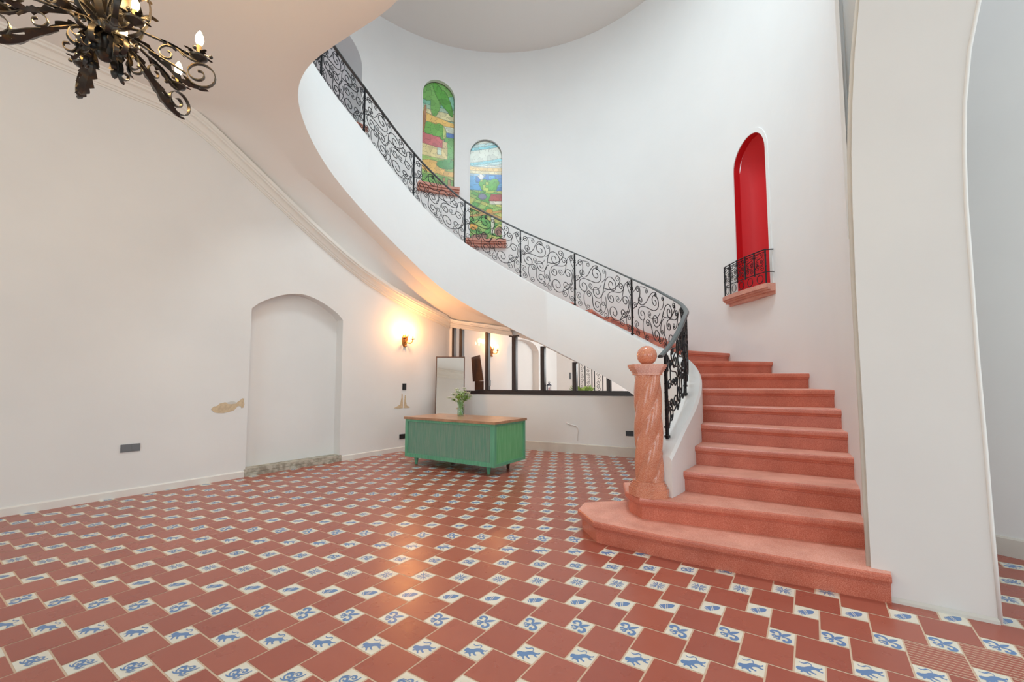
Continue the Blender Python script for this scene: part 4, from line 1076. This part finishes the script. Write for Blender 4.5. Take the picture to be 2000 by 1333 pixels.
# ---------------------------------------------------------------- sconces
def make_sconce(loc, nrm, label, z0):
    """loc on the wall, nrm outwards"""
    nx = Vector((nrm.x, nrm.y, 0)); tx_ = Vector((-nrm.y, nrm.x, 0)); up = Vector((0, 0, 1))
    s_ = thing('wall_sconce', label, 'wall lamp', loc); L0 = Vector(loc)
    def W(a, d, z): return L0 + tx_ * a + nx * d + up * z
    b = MB()
    prof = [(.062 * math.sin(PI * min(1, (i + 1) / 13)) ** .7 + .004, -.13 + .26 * i / 12) for i in range(13)]
    out = [W(p[0], .002, p[1]) for p in prof] + [W(-p[0], .002, p[1]) for p in prof[::-1]]; inn = [W(p[0] * .7, .018, p[1] * .9) for p in prof] + [W(-p[0] * .7, .018, p[1] * .9) for p in prof[::-1]]
    n = len(out); b.add(out + inn, [(i, (i + 1) % n, n + (i + 1) % n, n + i) for i in range(n)] + [tuple(range(n, 2 * n))])
    for sg in (-1, 1): b.leaf([W(sg * .01 * i, .02 + .006 * i, -.12 + .045 * i) for i in range(6)], tx_, .030, 3, .4)
    b.ball(W(0, .03, -.12), .022, 8); b.build('backplate', 'brass', s_, smooth=True, auto=35)
    for sg in (-1, 1):
        b = MB(); pts = []
        for i in range(15):
            f = i / 14; pts.append(W(sg * (.02 + .085 * f), .03 + .085 * math.sin(f * PI * .6), -.04 - .045 * math.sin(f * PI) + .05 * f))
        b.tube(pts, .010, 7); e = pts[-1]
        b.lathe([(.006, -.006), (.038, .004), (.044, .014), (.012, .012), (.011, .02)], e, 14)
        for k in range(5):
            a = k * 2 * PI / 5; d = Vector((math.cos(a), math.sin(a), .5)).normalized(); b.leaf([e + d * .045 * i / 4 for i in range(5)], d.cross(up), .011, 2, .3)
        arm = b.build('arm', 'brass', s_, smooth=True, auto=35)
        b = MB(); b.lathe([(.010, .012), (.010, .065), (.008, .068)], e, 12); b.build('candle_sleeve', 'candle', arm_fix(arm, s_), smooth=True, auto=40)
        b = MB(); b.lathe([(.006, .066), (.013, .078), (.018, .095), (.015, .115), (.006, .14), (.001, .15)], e, 14); b.build('bulb', 'bulb', arm, smooth=True)
        l = bpy.data.lights.new('sconce_bulb_light', 'POINT'); l.energy = z0; l.color = (1.0, 0.41, 0.11); l.shadow_soft_size = .06
        lo = bpy.data.objects.new('sconce_bulb_light', l); sc.collection.objects.link(lo); lo.location = e + Vector((0, 0, .17)) + nx * .10
    return s_
def arm_fix(arm, root): return arm
# parts of parts are built in their parent's local frame: the parent's own location is zero inside its thing, so shift by the thing
_old = MB.build
def _build(s, name, mats, parent=None, **kw):
    if parent is not None and parent.parent is not None:
        o = _old(s, name, mats, None, **kw); L = parent.parent.location
        for v in o.data.vertices: v.co = v.co - L
        o.parent = parent; return o
    return _old(s, name, mats, parent, **kw)
MB.build = _build
make_sconce(LW(2.52, 2.06), LN, 'brass two-candle wall sconce lit beside the corner on the long left wall', 13.0)
make_sconce(LW(5.12, 2.0), LN, 'brass two-candle wall sconce lit behind the dark framed window', 6.0)

# ---------------------------------------------------------------- small fittings
def plate(name, W, N, s, z, w_, h_, m_, label, cat, holes=0):
    o = thing(name, label, cat, W(s, z)); T = 1
    b = MB(); P = [W(s - w_ / 2, 0, 0.001), W(s + w_ / 2, 0, 0.001), W(s + w_ / 2, 0, .011), W(s - w_ / 2, 0, .011)]
    b.prism([(p[0], p[1]) for p in P], z - h_ / 2, z + h_ / 2); b.build('cover_plate', m_, o)
    for k in range(max(holes, 1)):
        sk = s + (k - (holes - 1) / 2) * w_ / max(1, holes) if holes else s
        b = MB(); ww_ = (w_ / max(holes, 1)) * .38; P = [W(sk - ww_, 0, .0108), W(sk + ww_, 0, .0108), W(sk + ww_, 0, .0145), W(sk - ww_, 0, .0145)]
        b.prism([(p[0], p[1]) for p in P], z - h_ * .32, z + h_ * .32); b.build('socket_insert' if holes else 'rocker_switch', 'black' if m_ == 'black' else 'grey', o)
    return o
plate('wall_outlet', LW, LN, -1.37, .535, .17, .085, 'grey', 'grey double power outlet low on the left wall, left of the blind arch', 'outlet', 2)
plate('light_switch', LW, LN, 2.53, 1.185, .085, .12, 'black', 'black light switch on the left wall below the sconce', 'switch', 0)
plate('wall_outlet', LW, LN, 2.50, .27, .13, .085, 'black', 'black power outlet on the left wall just left of the green desk', 'outlet', 2)
plate('wall_outlet', BW, BN, 3.70, .40, .13, .085, 'black', 'black power outlet on the back wall beside the newel column', 'outlet', 2)
b = MB(); b.tube([BW(2.58, .53, .006), BW(2.66, .505, .008), BW(2.76, .485, .008), BW(2.79, .46, .008), BW(2.80, .40, .007), BW(2.785, .32, .005), BW(2.785, .22, .004)], [.008, .008, .009, .01, .008, .005, .003], 6)
tag(b.build('wall_cable', 'white_cable', smooth=True), 'short white bent cable coming out low on the back wall', 'cable')

# lantern on the window ledge
lp_ = Vector(BW(2.20, 1.095, -.11)); ln = thing('lantern', 'tiny dark blue lantern standing at the window rail', 'lantern', lp_)
b = MB(); b.box(lp_ + Vector((0, 0, .008)), (.075, .075, .016)); 
for x in (-.03, .03):
    for y in (-.03, .03): b.box(lp_ + Vector((x, y, .06)), (.007, .007, .10))
b.lathe([(.052, .108), (.035, .13), (.012, .145), (.01, .16)], lp_, 4); b.tube([lp_ + Vector((.018 * math.cos(a), 0, .165 + .018 * math.sin(a))) for a in np.linspace(0, 6.28, 12)], .003, 5); b.build('lantern_body', 'lantern', ln)
b = MB(); b.lathe([(.016, .016), (.016, .07), (.002, .075)], lp_, 12); b.build('candle', 'pinkcandle', ln)

# board leaning in the next room
bo = MB(); P = [BW(.55, 0, -.55), BW(.84, 0, -.55)]
a0 = Vector(BW(.26, 1.80, -.45)); a1 = Vector(BW(.47, 1.85, -.45)); a2 = Vector(BW(.62, 1.30, -.36)); a3 = Vector(BW(.36, 1.28, -.36))
n_ = Vector((BN.x, BN.y, 0)) * .02
brd = thing('wooden_board', 'dark brown wooden board tilted behind the window, next to the leaning mirror', 'board', BW(.7, 0, -.35))
bo.add([a0, a1, a2, a3, a0 - n_, a1 - n_, a2 - n_, a3 - n_], [(0, 1, 2, 3), (4, 7, 6, 5), (0, 4, 5, 1), (1, 5, 6, 2), (2, 6, 7, 3), (3, 7, 4, 0)]); bo.build('panel', 'darkwood', brd)
bo = MB(); c0 = Vector(BW(.41, 1.29, -.36)); c1 = Vector(BW(.62, 1.29, -.36)); d0 = Vector(BW(.44, 0.0, -.30)); d1 = Vector(BW(.65, 0.0, -.30))
bo.add([c0, c1, d1, d0, c0 - n_, c1 - n_, d1 - n_, d0 - n_], [(0, 1, 2, 3), (4, 7, 6, 5), (0, 4, 5, 1), (1, 5, 6, 2), (2, 6, 7, 3), (3, 7, 4, 0)]); bo.build('stand', 'darkwood', brd)

# iron gate and plant beyond the glass
gp = Vector((1.60, 10.3)); gd = Vector((.95, -.3)).normalized()
gt = thing('iron_gate', 'black scrolled iron gate seen through the window above the green plant', 'gate', (gp.x, gp.y, 0))
b = MB()
def gpt(x, z): return (gp.x + gd.x * x, gp.y + gd.y * x, z)
for x in (0, .14, .3, .36, .55): b.box(gpt(x, 1.05), (.022, .022, 2.1), math.atan2(gd.y, gd.x))
for z in (.05, 1.0, 2.08): b.tube([gpt(0, z), gpt(.55, z)], .012, 5)
b.build('gate_frame', 'iron', gt)
for ix, x in enumerate((.07, .22, .455)):
    b = MB()
    for iz in range(14):
        z = .12 + iz * .145; w_ = (.06, .07, .085)[ix]
        b.tube([gpt(x + p[0], z + p[1]) for p in belt((0, .035), w_ * .55, 1 if iz % 2 else -1, (0, -.035), w_ * .55, -1 if iz % 2 else 1, 1, 1, 8)], .005, 4)
    b.build('scroll_bar', 'iron', gt)

pp = Vector((1.55, 9.55, 0)); pt_ = thing('potted_plant', 'bushy green plant in a tall pot seen low through the window', 'plant', pp)
b = MB(); b.lathe([(.13, 0), (.16, .35), (.19, .84), (.21, .86), (.21, .92), (.17, .92), (.16, .84)], pp, 20); b.build('pot', 'pot', pt_, smooth=True, auto=40)
b = MB()
for k in range(150):
    a = rnd.uniform(0, 6.28); d = Vector((math.cos(a), math.sin(a), rnd.uniform(.2, 1.6))).normalized(); q = pp + Vector((0, 0, .90)) + d * rnd.uniform(.05, .30); L_ = .11
    b.leaf([q + d * L_ * i / 4 for i in range(5)], d.cross(Vector((0, 0, 1))), .028, 0, .2)
b.build('foliage', 'leaf', pt_)

# ---------------------------------------------------------------- chandelier
hc = Vector((-1.905, 1.92, 2.89))
ch = thing('chandelier', 'large wrought-iron chandelier with scrolled arms, leaves and lit candle bulbs', 'chandelier', (hc.x, hc.y, 2.6))
up = Vector((0, 0, 1))
b = MB(); b.lathe([(.004, -.12), (.022, -.11), (.034, -.09), (.03, -.07), (.045, -.05), (.055, -.02), (.05, .01), (.03, .03), (.04, .05), (.045, .08), (.028, .11), (.03, .2), (.04, .24), (.03, .28), (.022, .42), (.012, .6)], hc, 20)
b.build('hub', 'leafiron', ch, smooth=True, auto=40)
b = MB()
zc0 = hc.z + .58; k = 0
while zc0 < CEILZ - .08:
    ax = Vector((1, 0, 0)) if k % 2 else Vector((0, 1, 0)); c_ = Vector((hc.x, hc.y, zc0 + .03))
    b.tube([c_ + ax * (.014 * math.cos(a)) + up * (.028 * math.sin(a)) for a in np.linspace(0, 2 * PI, 13)[:-1]], .004, 5, closed=True); zc0 += .044; k += 1
b.build('chain', 'leafiron', ch)
b = MB(); b.lathe([(.03, -.06), (.07, -.03), (.09, 0)], (hc.x, hc.y, CEILZ - .005), 20); b.build('ceiling_rose', 'leafiron', ch, smooth=True)
def arc_pts(c, r0, r1, a0, a1, n): return [(c[0] + (r0 + (r1 - r0) * i / n) * math.cos(a0 + (a1 - a0) * i / n), c[1] + (r0 + (r1 - r0) * i / n) * math.sin(a0 + (a1 - a0) * i / n)) for i in range(n + 1)]
rc = random.Random(3)
def acup(mbx, e, W):
    mbx.lathe([(.008, -.018), (.022, -.008), (.036, 0), (.040, .008), (.016, .008), (.014, .016)], e, 14)
    for k in range(8):
        a = k * 2 * PI / 8 + .3; d = Vector((math.cos(a), math.sin(a), .35)).normalized(); L_ = .05 + .02 * (k % 2)
        q = [e + d * L_ * i / 5 + up * (.012 * math.sin(i / 5 * PI)) for i in range(6)]
        if k % 2: mbx.leaf(q, d.cross(up), .014, 3, .4)
        else: mbx.tube(q, .0028, 5); mbx.ball(q[-1] + d * .006, .009, 6)
for ai, az in enumerate((24, 80, 147, 205, 262, 318)):
    a = rad(az); rd = Vector((math.cos(a), math.sin(a), 0)); sd = Vector((-math.sin(a), math.cos(a), 0))
    def W(r, z): return hc + rd * r + up * z
    arm = MB()
    # lower strap: out of the hub, down and out, ending in a big curl
    p = [(.045, .02), (.09, .025), (.14, .0), (.20, -.03), (.26, -.055), (.315, -.085)]
    p += [(.375 + q[0], -.075 + q[1]) for q in arc_pts((0, 0), .062, .058, -2.6, PI * .85, 14)] + [(.375 + q[0] - .0, -.07 + q[1]) for q in arc_pts((-.012, .0), .045, .012, PI * .95, PI * 2.6, 12)]
    arm.strap([W(*q) for q in p], sd, .018, .0045)
    # upper strap to the candle cup
    p2 = [(.04, .055), (.10, .075), (.18, .06), (.26, .035), (.32, .0), (.355, -.01)]
    arm.strap([W(*q) for q in p2], sd, .016, .0045)
    # inner S curl beside the hub
    p3 = arc_pts((.10, .0), .035, .010, 2.6, 2.6 + 2 * PI * 1.1, 16)
    arm.strap([W(*q) for q in p3], sd, .020, .004)
    # tall strap bowing above the hub
    p4 = [(.03, .26), (.07, .30), (.12, .29), (.155, .22), (.155, .13), (.12, .06), (.08, .03)]
    arm.strap([W(*q) for q in p4], sd, .022, .004)
    p5 = [(.05, -.03), (.075, -.065), (.085, -.105), (.10, -.125), (.125, -.12), (.13, -.095), (.112, -.09)]
    arm.strap([W(*q) + sd * .03 for q in p5], sd, .016, .004)
    a2 = a + rad(30); rd2 = Vector((math.cos(a2), math.sin(a2), 0)); sd2 = Vector((-math.sin(a2), math.cos(a2), 0))
    p6 = [(.035, .06), (.075, .09), (.10, .14), (.11, .21), (.10, .28), (.07, .33), (.045, .31), (.05, .27), (.07, .265)]
    arm.strap([hc + rd2 * r + up * z for r, z in p6], sd2, .030, .004)
    p7 = [(.04, .0), (.08, -.005), (.115, -.03), (.125, -.07), (.105, -.095), (.08, -.085), (.082, -.062), (.098, -.06)]
    arm.strap([hc + rd2 * r + up * z for r, z in p7], sd2, .022, .004)
    p8 = [(.30, .0), (.27, .03), (.225, .035), (.20, .005), (.215, -.025), (.245, -.025), (.25, 0), (.235, .008)]
    arm.strap([W(*q) for q in p8], sd, .014, .004)
    o_arm = arm.build('arm', 'leafiron', ch, smooth=True, auto=30)
    lf = MB()
    lf.leaf([W(r, z) for r, z in ((.16, -.025), (.20, -.055), (.24, -.085), (.275, -.12), (.31, -.14), (.345, -.15), (.37, -.145))], sd, .034, 5, .5)
    lf.leaf([W(r, z) for r, z in ((.20, .062), (.235, .055), (.27, .045), (.305, .03), (.335, .02))], sd, .026, 4, -.5)
    lf.leaf([W(r, z) for r, z in ((.10, .02), (.13, .015), (.17, -.01), (.20, -.04))], sd, .02, 3, .5)
    lf.leaf([hc + rd * r + sd * .02 + up * z for r, z in ((.04, .02), (.07, -.03), (.08, -.08), (.075, -.12), (.09, -.15), (.105, -.16))], sd, .022, 3, .5)
    lf.leaf([hc + rd * (r) + up * z for r, z in ((.03, .12), (.06, .17), (.085, .24), (.12, .31), (.17, .35), (.20, .345))], sd, .03, 5, -.5)
    lf.leaf([hc + rd2 * r + up * z for r, z in ((.035, .02), (.06, -.02), (.085, -.07), (.08, -.11), (.095, -.14))], sd2, .026, 3, .5)
    lf.leaf([hc + rd2 * r + up * z for r, z in ((.03, .10), (.07, .13), (.11, .18), (.15, .22), (.19, .215))], sd2, .030, 4, -.5)
    lf.leaf([W(r, z) for r, z in ((.30, -.10), (.33, -.135), (.37, -.155), (.41, -.15))], sd, .022, 3, .5)
    lf.build('acanthus_leaf', 'leafiron', o_arm)
    e = W(.36, .01); cu = MB(); acup(cu, e, W); o_c = cu.build('candle_cup', 'leafiron', o_arm, smooth=True, auto=30)
    b = MB(); b.lathe([(.012, .008), (.012, .065), (.009, .07)], e, 12); b.build('candle_sleeve', 'candle', o_arm, smooth=True, auto=40)
    b = MB(); b.lathe([(.007, .068), (.014, .08), (.019, .097), (.016, .118), (.006, .14), (.001, .148)], e, 14); b.build('bulb', 'bulb', o_arm, smooth=True)
    l = bpy.data.lights.new('chandelier_bulb_light', 'POINT'); l.energy = 9.0; l.color = (1.0, 0.60, 0.22); l.shadow_soft_size = .03
    lo = bpy.data.objects.new('chandelier_bulb_light', l); sc.collection.objects.link(lo); lo.location = e + Vector((0, 0, .19))
for az in (-8, 110, 230):
    a = rad(az); rd = Vector((math.cos(a), math.sin(a), 0)); e = hc + rd * .15 + up * .06
    cu = MB(); acup(cu, e, None); cu.strap([hc + rd * .04 + up * .10, hc + rd * .08 + up * .04, hc + rd * .12 + up * .035, e], rd.cross(up), .014, .004)
    o_c = cu.build('inner_arm', 'leafiron', ch, smooth=True, auto=30)
    b = MB(); b.lathe([(.012, .008), (.012, .05), (.009, .055)], e, 12); b.build('candle_sleeve', 'candle', o_c, smooth=True, auto=40)
    b = MB(); b.lathe([(.006, .052), (.012, .062), (.016, .078), (.013, .095), (.005, .112), (.001, .118)], e, 12); b.build('bulb', 'bulb', o_c, smooth=True)
